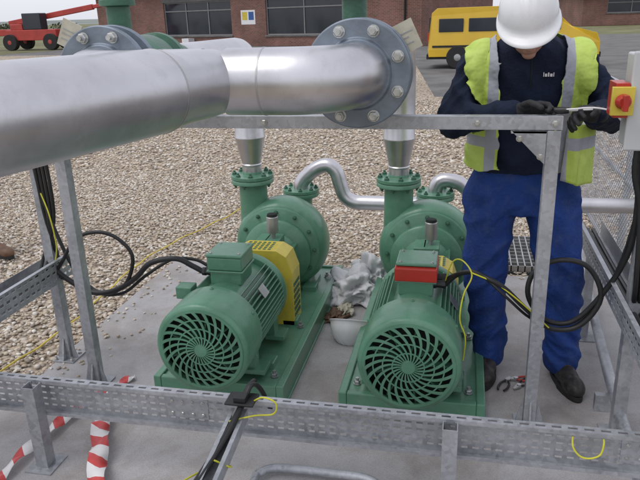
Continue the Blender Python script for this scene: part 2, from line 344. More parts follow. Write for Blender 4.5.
# ------------------------------------------------------------ pump sets
def pump_set(ax,k):
    R0=root('pump_set' if k==0 else 'pump_set.001',(ax,3.0,0)); az=.335; MR=.205; y0=2.27
    mb=MB(); mb.box(ax-.28,ax+.28,2.42,3.86,.055,.095)
    for sx in (-1,1):
        mb.box(ax+sx*.29-.018,ax+sx*.29+.018,2.40,3.88,.001,.108); mb.box(ax+sx*.27-.045,ax+sx*.27+.045,2.405,3.875,.001,.014)
    mb.box(ax-.272,ax+.272,2.402,2.43,.001,.106); mb.box(ax-.272,ax+.272,3.85,3.878,.001,.106)
    for sx in (-1,1):
        for yy in (2.6,3.05,3.5): mb.box(ax+sx*.18-.04,ax+sx*.18+.04,yy-.04,yy+.04,.09,.128)
    mb.ob('baseplate',M['green'],R0,bevel=.005)
    bb=MB()
    for sx in (-1,1):
        for yy in (2.5,3.0,3.7): bolts(bb,(ax+sx*.24,yy,.097),(0,0,1),0.0,1,.010,.018)
    bb.ob('holding_down_bolts',M['dsteel'],R0)
    mb=MB()
    mb.lathe([(.165,2.42),(.165,2.92)],(ax,0,az),(0,1,0),64,0)
    nf=52
    for i in range(nf):
        a=2*math.pi*i/nf
        if abs(math.sin(a)-1)<.12: continue
        if math.sin(a)<-.8: continue
        T=Matrix.Translation((ax,0,az))@Matrix.Rotation(-a,4,'Y')
        mb.box(.160,.197,2.43,2.875,-.0028,.0028,0,T)
    mb.lathe([(.10,2.87),(.193,2.872),(.2,2.885),(.2,2.915),(.185,2.93),(.15,2.965),(.09,2.985),(.05,2.99),(.05,3.0)],(ax,0,az),(0,1,0),64,0)
    mb.lathe([(.17,2.40),(.198,2.405),(.198,2.44),(.17,2.445)],(ax,0,az),(0,1,0),64,0,cap=False)
    for sx in (-1,1):
        for yy in (2.5,2.83): 
            mb.box(ax+sx*.165-.05,ax+sx*.165+.045,yy-.05,yy+.05,.128,.15); mb.box(ax+sx*.14-.02,ax+sx*.14+.02,yy-.035,yy+.035,.148,.24)
    mb.ob('motor_body',M['green'],R0,bevel=.0015)
    mb=MB()
    mb.lathe([(.176,.0),(.19,.002),(.2,.008),(MR,.02),(MR,.20),(MR-.004,.20),(MR-.004,.022),(.19,.010),(.176,.006)],(ax,y0,az),(0,1,0),80,0,cap=False)
    for i in range(6):
        a=rad(30+60*i); bolts(mb,(ax+(MR-.001)*math.cos(a),y0+.17,az+(MR-.001)*math.sin(a)),(math.cos(a),0,math.sin(a)),0,1,.005,.005)
    mb.ob('fan_cowl',M['green'],R0)
    rings=[.0,.028,.060,.065,.098,.103,.136,.141,.172,.182]
    vs=[];fs=[];NS=24;SUB=8
    idx={}
    def pv(r,a):
        a2=a+(r*5.0); key=(round(r,5),round(a%(2*math.pi),5)); 
        if key in idx: return idx[key]
        idx[key]=len(vs); vs.append((ax+r*math.cos(a2),y0+.001-.010*math.cos(r/.182*1.5),az+r*math.sin(a2))); return idx[key]
    for i in range(1,len(rings)-1):
        solid=(i%2==0)
        rr=[rings[i]+(rings[i+1]-rings[i])*q/4 for q in range(5)] if not solid else [rings[i],rings[i+1]]
        nso=4 if i==1 else 3
        for j in range(NS):
            for s in range(SUB):
                if solid or s<nso:
                    a0=2*math.pi*(j*SUB+s)/(NS*SUB); a1=2*math.pi*(j*SUB+s+1)/(NS*SUB)
                    for q in range(len(rr)-1): fs.append((pv(rr[q],a0),pv(rr[q],a1),pv(rr[q+1],a1),pv(rr[q+1],a0)))
    g=mesh('fan_grille',vs,fs,M['green'],R0); so_=g.modifiers.new('s','SOLIDIFY'); so_.thickness=.003
    mb=MB()
    mb.lathe([(.170,-.0015),(.184,-.0015),(.184,.004),(.170,.004)],(ax,y0,az),(0,1,0),80,0,cap=False); mb.ob('grille_rim',M['green'],R0)
    mb=MB(); mb.lathe([(.001,-.001),(.027,-.001),(.031,.004)],(ax,y0-.010,az),(0,1,0),32,0,cap=False); mb.ob('grille_hub',M['green'],R0)
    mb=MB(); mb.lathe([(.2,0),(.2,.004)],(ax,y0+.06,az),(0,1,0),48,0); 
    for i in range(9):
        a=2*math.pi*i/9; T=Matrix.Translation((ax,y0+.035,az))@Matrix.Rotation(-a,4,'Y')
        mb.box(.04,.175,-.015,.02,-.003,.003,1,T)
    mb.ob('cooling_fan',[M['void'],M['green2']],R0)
    bx=.082; ty0,ty1=2.60,2.78; zt=az+.172
    mb=MB(); mb.box(ax-bx+.008,ax+bx-.008,ty0+.01,ty1-.01,zt-.02,zt+.04); mb.box(ax-bx-.006,ax+bx+.006,ty0,ty1,zt+.04,zt+.050)
    mb.ob('terminal_box',M['green'],R0,bevel=.005)
    mb=MB(); mb.box(ax-bx-(.008 if k else 0),ax+bx+(.008 if k else 0),ty0-(.012 if k else -.002),ty1-.002,zt+.052,zt+.112); mb.ob('terminal_box_rim',M['green'] if k==0 else M['red'],R0,bevel=.005)
    mb=MB(); mb.box(ax-bx-.004,ax+bx+.004,ty0-.002+(.012 if k else 0),ty1+.002,zt+.1135,zt+.128); mb.ob('terminal_box_lid',M['green'],R0,bevel=.005)
    mb=MB(); bolts(mb,(ax,(ty0+ty1)/2,zt+.128),(0,0,1),.095,4,.004,.005,0,math.pi/4)
    sx=-1 if k==0 else 1
    for yy,zz_ in ((ty0+.05,zt+.025),(ty0+.12,zt+.025)):
        mb.lathe([(.022,0),(.022,.012),(.018,.012),(.018,.035),(.021,.035),(.02,.05),(.012,.055)],(ax+sx*(bx-.008),yy,zz_),(sx,0,0),8,1,False)
    mb.ob('cable_glands',[M['bolt'],M['black']],R0)
    if k==0:
        mb=MB(); mb.box(ax-.20,ax-.125,2.50,2.57,az+.118,az+.175); mb.ob('heater_box',M['green'],R0,bevel=.004)
    T=Matrix.Translation((ax,0,az))@Matrix.Rotation(-rad(35),4,'Y')
    mb=MB(); mb.box(.198,.2005,2.62,2.69,-.028,.028,0,T); mb.ob('nameplate',M['dsteel'],R0)
    mb=MB(); mb.tube(arc((ax,2.84,az+.225),(0,1,0),(0,0,1),.02,0,2*math.pi,14),.006,8,0,spline=False); mb.box(ax-.008,ax+.008,2.832,2.848,az+.16,az+.208); mb.ob('lifting_eye',M['green'],R0)
    gw=.175 if k==0 else .15; gt=.51 if k==0 else .47
    prof=[(-gw,.10),(-gw,gt-.12),(-gw+.03,gt-.03),(-gw+.08,gt),(gw-.08,gt),(gw-.03,gt-.03),(gw,gt-.12),(gw,.10)]
    vs=[]; gy0,gy1=3.01,3.165
    for yy in (gy0,gy1):
        for (px,pz) in prof: vs.append((ax+.03+px,yy,pz))
    n=8; fs=[(i,i+1,n+i+1,n+i) for i in range(n-1)]
    gd=mesh('coupling_guard',vs,fs+[(7,6,5,4,3,2,1,0)],M['yellow'],R0); s2=gd.modifiers.new('s','SOLIDIFY'); s2.thickness=.003
    mb=MB()
    for i in range(5):
        for j in range(6):
            mb.box(ax+.03+gw+.0005,ax+.03+gw+.0035,gy0+.02+i*.025,gy0+.032+i*.025,.14+j*.034,.16+j*.034)
            mb.box(ax+.03-gw+.09+j*.026,ax+.03-gw+.104+j*.026,gy0+.02+i*.025,gy0+.032+i*.025,gt+.0005,gt+.0025)
    mb.ob('guard_slots',M['green2'],R0)
    mb=MB(); mb.lathe([(.04,3.0),(.09,3.0),(.09,3.07),(.06,3.07),(.06,3.1),(.09,3.1),(.09,3.16),(.03,3.16)],(ax,0,az),(0,1,0),32,0); mb.ob('coupling',M['dsteel'],R0)
    mb=MB()
    mb.lathe([(.05,3.17),(.105,3.175),(.115,3.19),(.115,3.23),(.098,3.24),(.098,3.36),(.13,3.42),(.19,3.44),(.2,3.45),(.2,3.475)],(ax,0,az),(0,1,0),56,0)
    for a in (0,60,120,180,240,300):
        T=Matrix.Translation((ax,0,az))@Matrix.Rotation(-rad(a+30),4,'Y'); mb.box(.05,.15,3.24,3.45,-.006,.006,0,T)
    mb.box(ax-.09,ax+.09,3.22,3.27,.1,.27); mb.box(ax-.13,ax+.13,3.2,3.29,.1,.125)
    mb.box(ax-.055,ax+.075,3.22,3.36,az+.06,az+.15)
    mb.ob('bearing_housing',M['green'],R0,bevel=.003)
    mb=MB(); mb.lathe([(.014,0),(.014,.03),(.03,.035),(.032,.04),(.032,.125),(.028,.13)],(ax+.03,3.29,az+.145),(0,0,1),24,0); mb.lathe([(.03,.13),(.026,.143),(.01,.145)],(ax+.03,3.29,az+.145),(0,0,1),24,1)
    mb.ob('oiler',[M['dsteel'],M['void']],R0)
    mb=MB()
    mb.lathe([(.1,3.47),(.235,3.472),(.245,3.48),(.245,3.50),(.255,3.505),(.27,3.53),(.278,3.57),(.278,3.63),(.268,3.68),(.24,3.72),(.16,3.76),(.12,3.78),(.11,3.86)],(ax,0,az+.02),(0,1,0),72,0)
    nx=ax-.17
    mb.tube([(ax-.18,3.6,az-.05),(nx-.005,3.6,az+.1),(nx,3.6,.60),(nx,3.6,.73)],.082,28,0)
    mb.lathe([(.083,0),(.122,.001),(.125,.004),(.125,.022),(.122,.026),(.09,.026)],(nx,3.6,.719),(0,0,1),48,0)
    mb.box(ax-.17,ax-.10,3.53,3.67,.095,.2); mb.box(ax+.10,ax+.17,3.53,3.67,.095,.2)
    mb.box(ax-.2,ax+.2,3.5,3.7,.09,.115)
    mb.tube([(ax,3.82,az),(ax,3.95,az),(ax+.01,4.0,az+.07),(ax+.02,4.0,az+.22)],.075,28,0)
    mb.lathe([(.115,0),(.117,.003),(.117,.022),(.115,.025)],(ax+.02,4.0,az+.2),(0,0,1),48,0)
    mb.ob('volute_casing',M['green'],R0,bevel=.003)
    mb=MB(); bolts(mb,(ax,3.47,az+.02),(0,-1,0),.22,12,.007,.012); bolts(mb,(nx,3.6,.768),(0,0,1),.105,8,.009,.014,0,.2); bolts(mb,(nx,3.6,.718),(0,0,-1),.105,8,.008,.012,0,.2)
    bolts(mb,(ax+.02,4.0,az+.248),(0,0,1),.097,8,.008,.012,0,.2)
    mb.ob('casing_bolts',M['green2'],R0)
    mb=MB(); mb.lathe([(.125,0),(.125,.020),(.06,.022),(.056,.04)],(nx,3.6,.748),(0,0,1),48,0); mb.lathe([(.117,0),(.117,.02)],(ax+.02,4.0,az+.2275),(0,0,1),48,0)
    mb.ob('companion_flanges',M['green'],R0,bevel=.002)
    return nx
AX=[-1.03,-.17]
nxs=[pump_set(AX[0],0),pump_set(AX[1],1)]

# ------------------------------------------------------------ discharge manifold
R0=root('discharge_manifold',(-.77,2.0,1.45)); ZH=1.455
fx=[-1.27,-.35]
mb=MB()
for i,nx in enumerate(nxs):
    mb.lathe([(.056,.0),(.056,.04),(.060,.045),(.060,.05),(.056,.055),(.086,.20),(.089,.205),(.089,.21),(.086,.215),(.086,.45)],(nx,3.6,.78),(0,0,1),40,0)
    zc=ZH
    pts=[(nx,3.6,1.22),(nx,3.6,zc-.16)]+[tuple(p) for p in arc((nx,3.44,zc-.16),(0,1,0),(0,0,1),.16,0,math.pi/2,8)]
    xf=fx[i]
    pts+= [(nx+(xf-nx)*.5,3.1,zc),(xf,2.85,zc)]
    mb.tube(pts,.086,32,0,spline=False)
mb.ob('riser_pipes',M['steel'],R0)
mb=MB(); PR=.102
def elbow(xc,sgn):
    return arc((xc-sgn*.19,2.18,ZH),(sgn,0,0),(0,-1,0),.19,0,math.pi/2,18)
eR=[(fx[1],2.21,ZH)]+elbow(fx[1],1)+[(-.72,1.99,ZH)]
mb.tube(eR,PR,64,0,spline=False)
eL=[(fx[0],2.21,ZH)]+elbow(fx[0],-1)+[(-.80,1.99,ZH)]
mb.tube(eL,PR,64,0,spline=False)
hd=Vector((-.2,-1,0.012)).normalized(); T0=Vector((-.765,2.0,ZH))
mb.tube([T0+hd*t for t in (-.07,.02,.1,.16,.24,.3,.32)],[.07,.1,.104,.104,.106,.112,.114],64,0,spline=False)
mb.tube([T0+hd*t for t in (.32,.5,1.0,1.6,2.2,3.0)],.114,64,0,spline=False)
mb.ob('header_pipe',M['steel'],R0)
mb=MB()
for p,ax_,rr in ((T0+hd*.32,hd,.114),(Vector((-.60,1.99,ZH)),Vector((1,0,0)),PR),(Vector((-.93,1.99,ZH)),Vector((1,0,0)),PR)):
    mb.lathe([(rr-.004,-.005),(rr+.001,-.003),(rr+.0015,0),(rr+.001,.003),(rr-.004,.005)],p,ax_,56,0,cap=False)
mb.ob('weld_beads',M['dsteel'],R0)
FB=MB(); BB=MB()
for x in fx:
    FB.lathe([(.09,-.012),(.110,-.012),(.118,0),(.174,0),(.178,.004),(.178,.022),(.174,.025),(.10,.025)],(x,2.2,ZH),(0,1,0),64,0)
    FB.lathe([(.10,.029),(.148,.029),(.151,.032),(.151,.075),(.10,.077)],(x,2.2,ZH),(0,1,0),64,0)
    FB.lathe([(.10,.08),(.176,.08),(.178,.084),(.178,.103),(.174,.106),(.1,.106)],(x,2.2,ZH),(0,1,0),64,0)
    bolts(BB,(x,2.199,ZH),(0,-1,0),.147,8,.0115,.02,0,rad(22.5))
    bolts(BB,(x,2.306,ZH),(0,1,0),.147,8,.0115,.02,0,rad(22.5))
FB.ob('bolted_flanges',M['flange'],R0,bevel=.0015); BB.ob('flange_bolts',M['bolt'],R0)
mb=MB()
for x in fx:
    mb.lathe([(.1,.1),(.125,.13),(.135,.2),(.135,.36),(.12,.42),(.14,.43),(.14,.46),(.09,.465),(.086,.65)],(x,2.2,ZH),(0,1,0),48,0)
    mb.lathe([(.045,.08),(.045,.24),(.068,.245),(.068,.265),(.05,.27),(.046,.4),(.046,.6)],(x-.045,2.45,ZH),(0,0,1),32,0)
mb.ob('check_valves',M['green2'],R0)
mb=MB()
for (x,z,a) in ((-.20,1.565,-25),(-1.455,1.60,25)):
    T=Matrix.Translation((x,2.32,z))@Matrix.Rotation(rad(a),4,'Y')
    mb.box(-.04,.04,-.002,.002,-.05,.05,0,T); mb.box(-.03,.03,-.0035,-.0021,.012,.016,1,T); mb.box(-.03,.01,-.0035,-.0021,-.004,.0,1,T); mb.box(-.03,.02,-.0035,-.0021,-.024,-.020,1,T)
    mb.box(-.006,.006,.002,.02,-.05,.05,2,T)
mb.ob('valve_tags',[M['tag'],M['dsteel'],M['dsteel']],R0)

R0=root('suction_pipework',(-.5,4.0,.5)); mb=MB()
ax=AX[0]; x=ax+.02; z0=.585
P=[(x,4.0,z0-.02),(x+.005,4.0,z0+.03),(x+.05,4.0,z0+.085),(x+.12,4.0,z0+.135),(x+.185,4.0,z0+.15),(x+.235,4.0,z0+.11),(x+.26,4.0,z0+.03),(x+.29,4.0,z0-.05),(x+.35,4.0,z0-.085),(x+.45,4.0,z0-.09),(x+.80,4.0,z0-.09)]
mb.tube(P,.047,24,0,sub=5)
ax=AX[1]; x=ax+.02
P=[(x,4.0,z0-.02),(x,4.0,z0+.01),(x+.02,4.0,z0+.055),(x+.07,4.0,z0+.07),(x+.15,4.0,z0+.05),(x+.23,4.0,z0-.02),(x+.32,4.0,z0-.06),(x+.45,4.0,z0-.065),(x+1.0,4.02,z0-.07),(x+1.6,4.05,z0-.07)]
mb.tube(P,.045,24,0,sub=4)
mb.ob('suction_pipes',M['steel'],R0)

# ------------------------------------------------------------ galvanised frame
R0=root('pipe_support_frame',(-.65,2.46,0)); mb=MB()
def strut(mb,x,y,z0,z1,w=.041):
    t=.003;hw=w/2
    mb.box(x-hw,x+hw,y-hw,y-hw+t,z0,z1); mb.box(x-hw,x-hw+t,y-hw+t,y+hw,z0,z1); mb.box(x+hw-t,x+hw,y-hw+t,y+hw,z0,z1)
    mb.box(x-hw+t,x-hw+.010,y+hw-t,y+hw,z0,z1); mb.box(x+hw-.010,x+hw-t,y+hw-t,y+hw,z0,z1)
FY=2.46
for x in (-1.665,.318): strut(mb,x,FY,.008,1.232,.048)
strut(mb,-1.95,2.67,.008,1.232,.048)
mb.box(-1.97,.345,FY-.024,FY+.024,1.234,1.282)
mb.box(-1.975,-1.925,FY+.026,4.1,1.234,1.282); mb.box(.292,.342,FY+.026,3.2,1.234,1.28)
def gus(pts,y0,y1):
    vs=[(x,y0,z) for x,z in pts]+[(x,y1,z) for x,z in pts]; mb.add(vs,[(0,1,2),(3,5,4),(0,3,4,1),(1,4,5,2),(2,5,3,0)])
for x,y in ((-1.665,FY),(-1.95,2.67),(.318,FY)):
    mb.box(x-.06,x+.06,y-.06,y+.06,.001,.008)
    mb.add([(x-.004,y-.026,.008),(x-.004,y-.056,.008),(x-.004,y-.026,.12),(x+.004,y-.026,.008),(x+.004,y-.056,.008),(x+.004,y-.026,.12)],[(0,1,2),(3,5,4),(0,3,4,1),(1,4,5,2),(2,5,3,0)])
    for s in (-1,1): gus([(x+s*.026,.008),(x+s*.058,.008),(x+s*.026,.13)],y-.01,y-.004)
gus([(.292,1.232),(.17,1.232),(.292,1.11)],FY-.03,FY-.025)
mb.box(.17,.292,FY-.03,FY+.01,1.222,1.232)
mb.ob('posts_and_rails',M['galv'],R0,bevel=.001)
mb=MB()
for p in ((.20,FY-.031,1.205),(.275,FY-.031,1.14),(.318,FY-.025,1.258),(-1.665,FY-.025,1.258),(.05,FY-.025,1.258),(-.75,FY-.025,1.258)): bolts(mb,p,(0,-1,0),0,1,.007,.008)
for x,y in ((-1.665,FY),(-1.95,2.67),(.318,FY)):
    for sx in (-1,1): bolts(mb,(x+sx*.045,y-.045,.008),(0,0,1),0,1,.007,.012)
mb.ob('frame_bolts',M['bolt'],R0)

# ------------------------------------------------------------ perforated cable tray
def perf(mb,o,u,v,n,L,rows,Hh,pitch=.042,slot=.026,t=.0015):
    o=Vector(o);u=Vector(u);v=Vector(v);n=Vector(n)
    T=Matrix(((u.x,v.x,n.x,o.x),(u.y,v.y,n.y,o.y),(u.z,v.z,n.z,o.z),(0,0,0,1)))
    z=0
    for (a,b) in rows:
        mb.box(0,L,z,a,0,t,0,T)
        x=0
        while x<L:
            x1=min(L,x+pitch-slot); mb.box(x,x1,a,b,0,t,0,T); x+=pitch
        z=b
    mb.box(0,L,z,Hh,0,t,0,T)
R0=root('cable_tray',(-.6,1.9,.3)); mb=MB()
X0,X1=-2.6,1.25; Lt=X1-X0; yb=1.93; zb=.215; hh_=.15
perf(mb,(X0,yb,zb),(1,0,0),(0,0,1),(0,-1,0),Lt,[(.022,.030),(.048,.056),(.074,.082),(.100,.108),(.124,.132)],hh_,pitch=.038,slot=.022)
perf(mb,(X0,yb-.0015,zb+hh_),(1,0,0),(0,-1,0),(0,0,1),Lt,[(.012,.022)],.032,pitch=.05,slot=.03)
perf(mb,(X0,yb-.0015,zb),(1,0,0),(0,-1,0),(0,0,-1),Lt,[(.014,.024)],.032,pitch=.05,slot=.03)
mb.box(X0,X1,yb-.035,yb-.0335,zb+hh_-.014,zb+hh_+.001); mb.box(X0,X1,yb-.035,yb-.0335,zb-.001,zb+.014)
for x in (-1.55,.0): strut(mb,x,yb-.062,-.0,zb+hh_-.005,.05); mb.box(x-.055,x+.055,yb-.12,yb,-.0,.006)
for x in (-.95,.62):
    mb.box(x-.08,x+.08,yb-.0055,yb-.002,zb+.03,zb+hh_-.03)
mb.ob('perforated_tray',M['galv'],R0)
mb=MB()
for x in (-.95,.62):
    for dx in (-.06,-.02,.02,.06): 
        for dz in (.05,.1): bolts(mb,(x+dx,yb-.0056,zb+dz),(0,-1,0),0,1,.004,.005)
mb.ob('tray_bolts',M['bolt'],R0)
mb=MB(); T=Matrix.Translation((-.735,1.89,.335))@Matrix.Rotation(rad(4),4,'Z')
def TB(x0,x1,y0,y1,z0,z1): mb.box(x0,x1,y0,y1,z0,z1,0,T)
yy=0
TB(-.028,.028,-.95,-.002,-.045,-.043)
TB(-.030,-.028,-.95,-.002,-.045,0); TB(.028,.030,-.95,-.002,-.045,0); TB(-.028,-.016,-.95,-.002,-.002,0); TB(.016,.028,-.95,-.002,-.002,0)
while yy>-.95: TB(-.016,.016,yy-.03,yy-.008,-.0425,-.041); yy-=.05
mb.ob('branch_channel',M['galv'],R0)
mb=MB()
mb.tube([(-.70,1.97,.40),(-.71,1.93,.395),(-.725,1.86,.345),(-.735,1.7,.325),(-.75,1.4,.322),(-.78,.95,.32)],.011,10,0)
mb.tube([(-.66,2.02,.25),(-.68,1.97,.37),(-.70,1.93,.405),(-.715,1.87,.36),(-.725,1.7,.33),(-.74,1.4,.328),(-.76,.95,.325)],.009,10,0)
mb.ob('tray_cables',M['black'],R0)
mb=MB(); mb.box(-.775,-.67,1.85,1.93,.367,.376,0); mb.box(-.745,-.70,1.86,1.9,.376,.395,0); mb.ob('cable_clamp',M['black'],R0,bevel=.003)
mb=MB()
def loop(pts,r=.003): mb.tube(pts,r,8,0)
loop([(-.69,1.89,.36),(-.64,1.87,.40),(-.59,1.86,.39),(-.60,1.86,.345),(-.67,1.86,.33),(-.74,1.8,.34)])
loop([(-.72,1.6,.335),(-.68,1.62,.30),(-.70,1.66,.27),(-.76,1.6,.29),(-.78,1.5,.33)])
loop([(.385,1.90,.345),(.388,1.89,.31),(.41,1.885,.283),(.44,1.883,.279),(.47,1.885,.295),(.478,1.89,.33),(.478,1.90,.345)])
loop([(-1.86,1.89,.33),(-1.85,1.88,.27),(-1.82,1.88,.25),(-1.79,1.88,.28)])
mb.ob('earth_bonds',M['ygwire'],R0)

R0=root('cable_tray.001',(-1.9,2.2,.5)); mb=MB()
perf(mb,(-1.88,.9,.455),(0,1,0),(0,0,1),(1,0,0),1.85,[(.02,.032),(.055,.067),(.09,.1)],.12)
mb.box(-2.03,-1.88,.9,2.75,.453,.455); mb.box(-2.032,-2.03,.9,2.75,.455,.53); mb.box(-1.88,-1.86,.9,2.75,.573,.575)
mb.ob('perforated_tray',M['galv'],R0)
mb=MB()
for i in range(4):
    x=-1.905-.026*i
    mb.tube([(x,.9,.475+.004*i),(x+.004,1.6,.48),(x-.006,2.2,.476),(x,2.55,.485),(x-.005,2.66,.56),(-1.93+.018*i,2.64,.8),(-1.935+.018*i,2.63,1.28)],.0085,8,0)
mb.ob('tray_cables',M['black'],R0)
mb=MB(); mb.tube([(-1.9,2.6,.9),(-1.86,2.58,.8),(-1.85,2.58,.65),(-1.89,2.6,.55)],.003,8,0); mb.ob('earth_bond',M['ygwire'],R0)
R0=root('cable_tray.002',(.6,2.7,.56)); mb=MB()
perf(mb,(.60,1.7,.52),(0,1,0),(0,0,1),(-1,0,0),1.75,[(.02,.032),(.055,.067),(.09,.1)],.12)
mb.box(.60,.72,1.7,3.45,.518,.52); mb.box(.58,.60,1.7,3.45,.638,.64); mb.box(.72,.722,1.7,3.45,.52,.60)
strut(mb,.66,3.3,.0,.518,.041); mb.box(.60,.72,3.24,3.36,.001,.007)
mb.ob('perforated_tray',M['galv'],R0)
mb=MB()
for i in range(3): mb.tube([(.635+.025*i,1.7,.545),(.63+.025*i,2.4,.55),(.64+.02*i,2.9,.545),(.63+.025*i,3.44,.55)],.01,8,0)
mb.ob('tray_cables',M['black'],R0)

R0=root('motor_cable',(-1.5,2.6,.5)); mb=MB()
mb.tube([(-1.155,2.65,.53),(-1.20,2.64,.56),(-1.27,2.62,.60),(-1.388,2.6,.58),(-1.475,2.6,.50),(-1.59,2.6,.43),(-1.714,2.6,.413),(-1.83,2.6,.47),(-1.9,2.6,.53)],.013,12,0)
mb.tube([(-1.155,2.72,.53),(-1.22,2.72,.56),(-1.32,2.68,.57),(-1.44,2.63,.50),(-1.56,2.62,.41),(-1.7,2.62,.40),(-1.85,2.62,.46),(-1.93,2.6,.50)],.008,10,0)
mb.tube([(-1.9,2.6,.50),(-1.85,2.6,.56),(-1.76,2.6,.68),(-1.65,2.6,.72),(-1.55,2.6,.70),(-1.477,2.6,.615),(-1.515,2.6,.487),(-1.6,2.6,.42),(-1.72,2.62,.42),(-1.83,2.63,.56),(-1.93,2.64,.9),(-1.94,2.64,1.2)],.009,12,0)
mb.ob('cable',M['black'],R0)
R0=root('motor_cable.001',(.4,2.5,.6)); mb=MB()
mb.tube([(-.045,2.65,.53),(.0,2.63,.585),(.06,2.56,.63),(.12,2.5,.63),(.19,2.5,.59),(.274,2.52,.502),(.376,2.52,.42),(.488,2.52,.438),(.556,2.52,.564),(.50,2.53,.686),(.389,2.53,.71),(.30,2.53,.655),(.285,2.53,.55),(.36,2.54,.445),(.47,2.54,.45),(.57,2.52,.6),(.62,2.45,.8),(.615,2.42,1.04),(.60,2.42,1.2)],.0105,12,0)
mb.tube([(-.045,2.72,.53),(.02,2.7,.57),(.10,2.6,.60),(.2,2.53,.54),(.30,2.54,.45),(.42,2.55,.40),(.52,2.55,.47),(.6,2.5,.7),(.63,2.44,1.0),(.63,2.42,1.2)],.006,10,0)
mb.ob('cable',M['black'],R0)
mb=MB()
mb.tube([(-.05,2.66,.53),(-.02,2.58,.66),(.02,2.53,.69),(.06,2.5,.64),(.03,2.48,.56),(.02,2.46,.46),(.045,2.46,.38),(.04,2.47,.27)],.003,8,0)
mb.tube([(.06,2.5,.65),(.16,2.49,.61),(.26,2.5,.53),(.37,2.5,.43)],.003,8,0)
mb.ob('earth_wire',M['ygwire'],R0)

R0=root('control_panel',(.62,2.45,0)); mb=MB(); strut(mb,.655,2.44,.0,1.60,.048); mb.box(.595,.715,2.38,2.5,0,.008); mb.ob('post',M['galv'],R0,bevel=.001)
mb=MB(); mb.box(.525,.83,2.30,2.412,1.20,1.50); mb.box(.518,.837,2.288,2.30,1.192,1.508); mb.ob('enclosure',M['panel'],R0,bevel=.006)
mb=MB(); mb.box(.462,.53,2.27,2.287,1.31,1.40,0); mb.box(.475,.5175,2.288,2.40,1.30,1.41,1); mb.lathe([(.024,0),(.024,.012),(.018,.02),(.018,.03)],(.495,2.269,1.355),(0,-1,0),24,1); mb.box(.487,.503,2.215,2.242,1.33,1.38,1)
mb.box(.58,.64,2.274,2.288,1.42,1.47,2); mb.box(.70,.78,2.284,2.2875,1.25,1.30,3)
mb.ob('isolator_switch',[M['yellow'],M['red'],M['tag'],M['white']],R0,bevel=.002)
mb=MB(); mb.lathe([(.028,0),(.03,.02),(.03,.06),(.02,.075),(.001,.08)],(.575,2.36,1.508),(0,0,1),24,0); mb.ob('beacon',paint('orange_lens',(.75,.18,.02),.2,0,.05,5,0),R0)
mb=MB()
for i in range(3): mb.tube([(.58+.05*i,2.36,1.2),(.58+.05*i,2.36,1.1),(.62+.02*i,2.38,.95),(.64+.02*i,2.39,.7),(.65+.02*i,2.42,.6)],.010,10,0)
mb.ob('panel_cables',M['black'],R0)

R0=root('mesh_fence',(.98,4,0)); mb=MB()
fxx=1.02; fy0,fy1,fz1=2.5,6.4,1.14
def wire(a,b,r=.0018):
    a=Vector(a);b=Vector(b);mb.lathe([(r,0),(r,(b-a).length)],a,b-a,4,0,False)
sp=.045;n=int((fy1-fy0+fz1)/sp)
for i in range(n):
    y=fy0+i*sp
    ya_=y; za=0.02
    if ya_>fy1: za+=ya_-fy1; ya_=fy1
    yb_=y-(fz1-.02); zb_=fz1
    if yb_<fy0: zb_-= fy0-yb_; yb_=fy0
    if zb_>za: wire((fxx,ya_,za),(fxx,yb_,zb_))
    ya2=fy0+fy1-ya_; yb2=fy0+fy1-yb_
    if zb_>za: wire((fxx+.004,ya2,za),(fxx+.004,yb2,zb_))
for y in (fy0,4.4,fy1): mb.lathe([(.024,0),(.024,1.2),(.01,1.21)],(fxx+.03,y,GZ),(0,0,1),16,0)
for z in (.02,.58,1.14): mb.lathe([(.014,0),(.014,fy1-fy0)],(fxx+.02,fy0,z),(0,1,0),12,0)
mb.ob('wire_mesh',M['galv'],R0)
mb=MB(); mb.tube([(.62,1.2,.10),(.66,2.4,.10),(.72,3.4,.10),(.80,4.4,.10),(.84,5.2,.08)],.024,16,0); mb.box(.60,.70,2.6,2.63,.001,.078); mb.box(.70,.80,3.9,3.93,.001,.078); mb.ob('conduit_pipe',M['galv'])
mb=MB()
for i in range(14): mb.box(.22+i*.045,.228+i*.045,4.3,4.95,GZ+.01,.0)
for i in range(10): mb.box(.22,.813,4.3+i*.07,4.306+i*.07,GZ+.015,-.003)
mb.box(.2,.83,4.28,4.97,GZ,GZ+.008,1); mb.ob('drain_grating',[M['dsteel'],M['void']])

# ------------------------------------------------------------ small objects on the pad
def crumple(name,c,r,mat,amp,sc,parent=None,seed=0):
    bm=bmesh.new(); bmesh.ops.create_icosphere(bm,subdivisions=5,radius=1)
    for v in bm.verts:
        n=v.co.normalized(); q=n*sc+Vector((seed,0,0))
        q=q+Vector((noise.noise(q*1.3),noise.noise(q*1.3+Vector((5,0,0))),noise.noise(q*1.3+Vector((0,5,0)))))*.8
        d=1+amp*(.9*noise.noise(q)-.55*abs(noise.noise(q*2.1))-.22*abs(noise.noise(q*4.3)))
        p=Vector((n.x*r[0],n.y*r[1],n.z*r[2]))*d
        if p.z<-r[2]*.45: p.z=-r[2]*.45+(p.z+r[2]*.45)*.08
        v.co=p+Vector(c)+Vector((0,0,r[2]*.5))
    me=bpy.data.meshes.new(name); bm.to_mesh(me); bm.free(); me.materials.append(mat)
    for p in me.polygons: p.use_smooth=True
    ob=bpy.data.objects.new(name,me); link(ob,parent); return ob
crumple('rag_pile',(-.60,3.62,.0),(.17,.18,.12),M['bag'],.75,1.2,seed=3)
crumple('rag_pile',(-.50,3.80,.0),(.14,.12,.15),M['bag'],.6,1.1,seed=12)
crumple('work_glove',(-.66,3.32,.0),(.06,.10,.03),M['brown'],.8,1.6,seed=5)
crumple('work_glove',(-.63,3.40,.0),(.05,.07,.035),M['tag'],.8,1.6,seed=8)
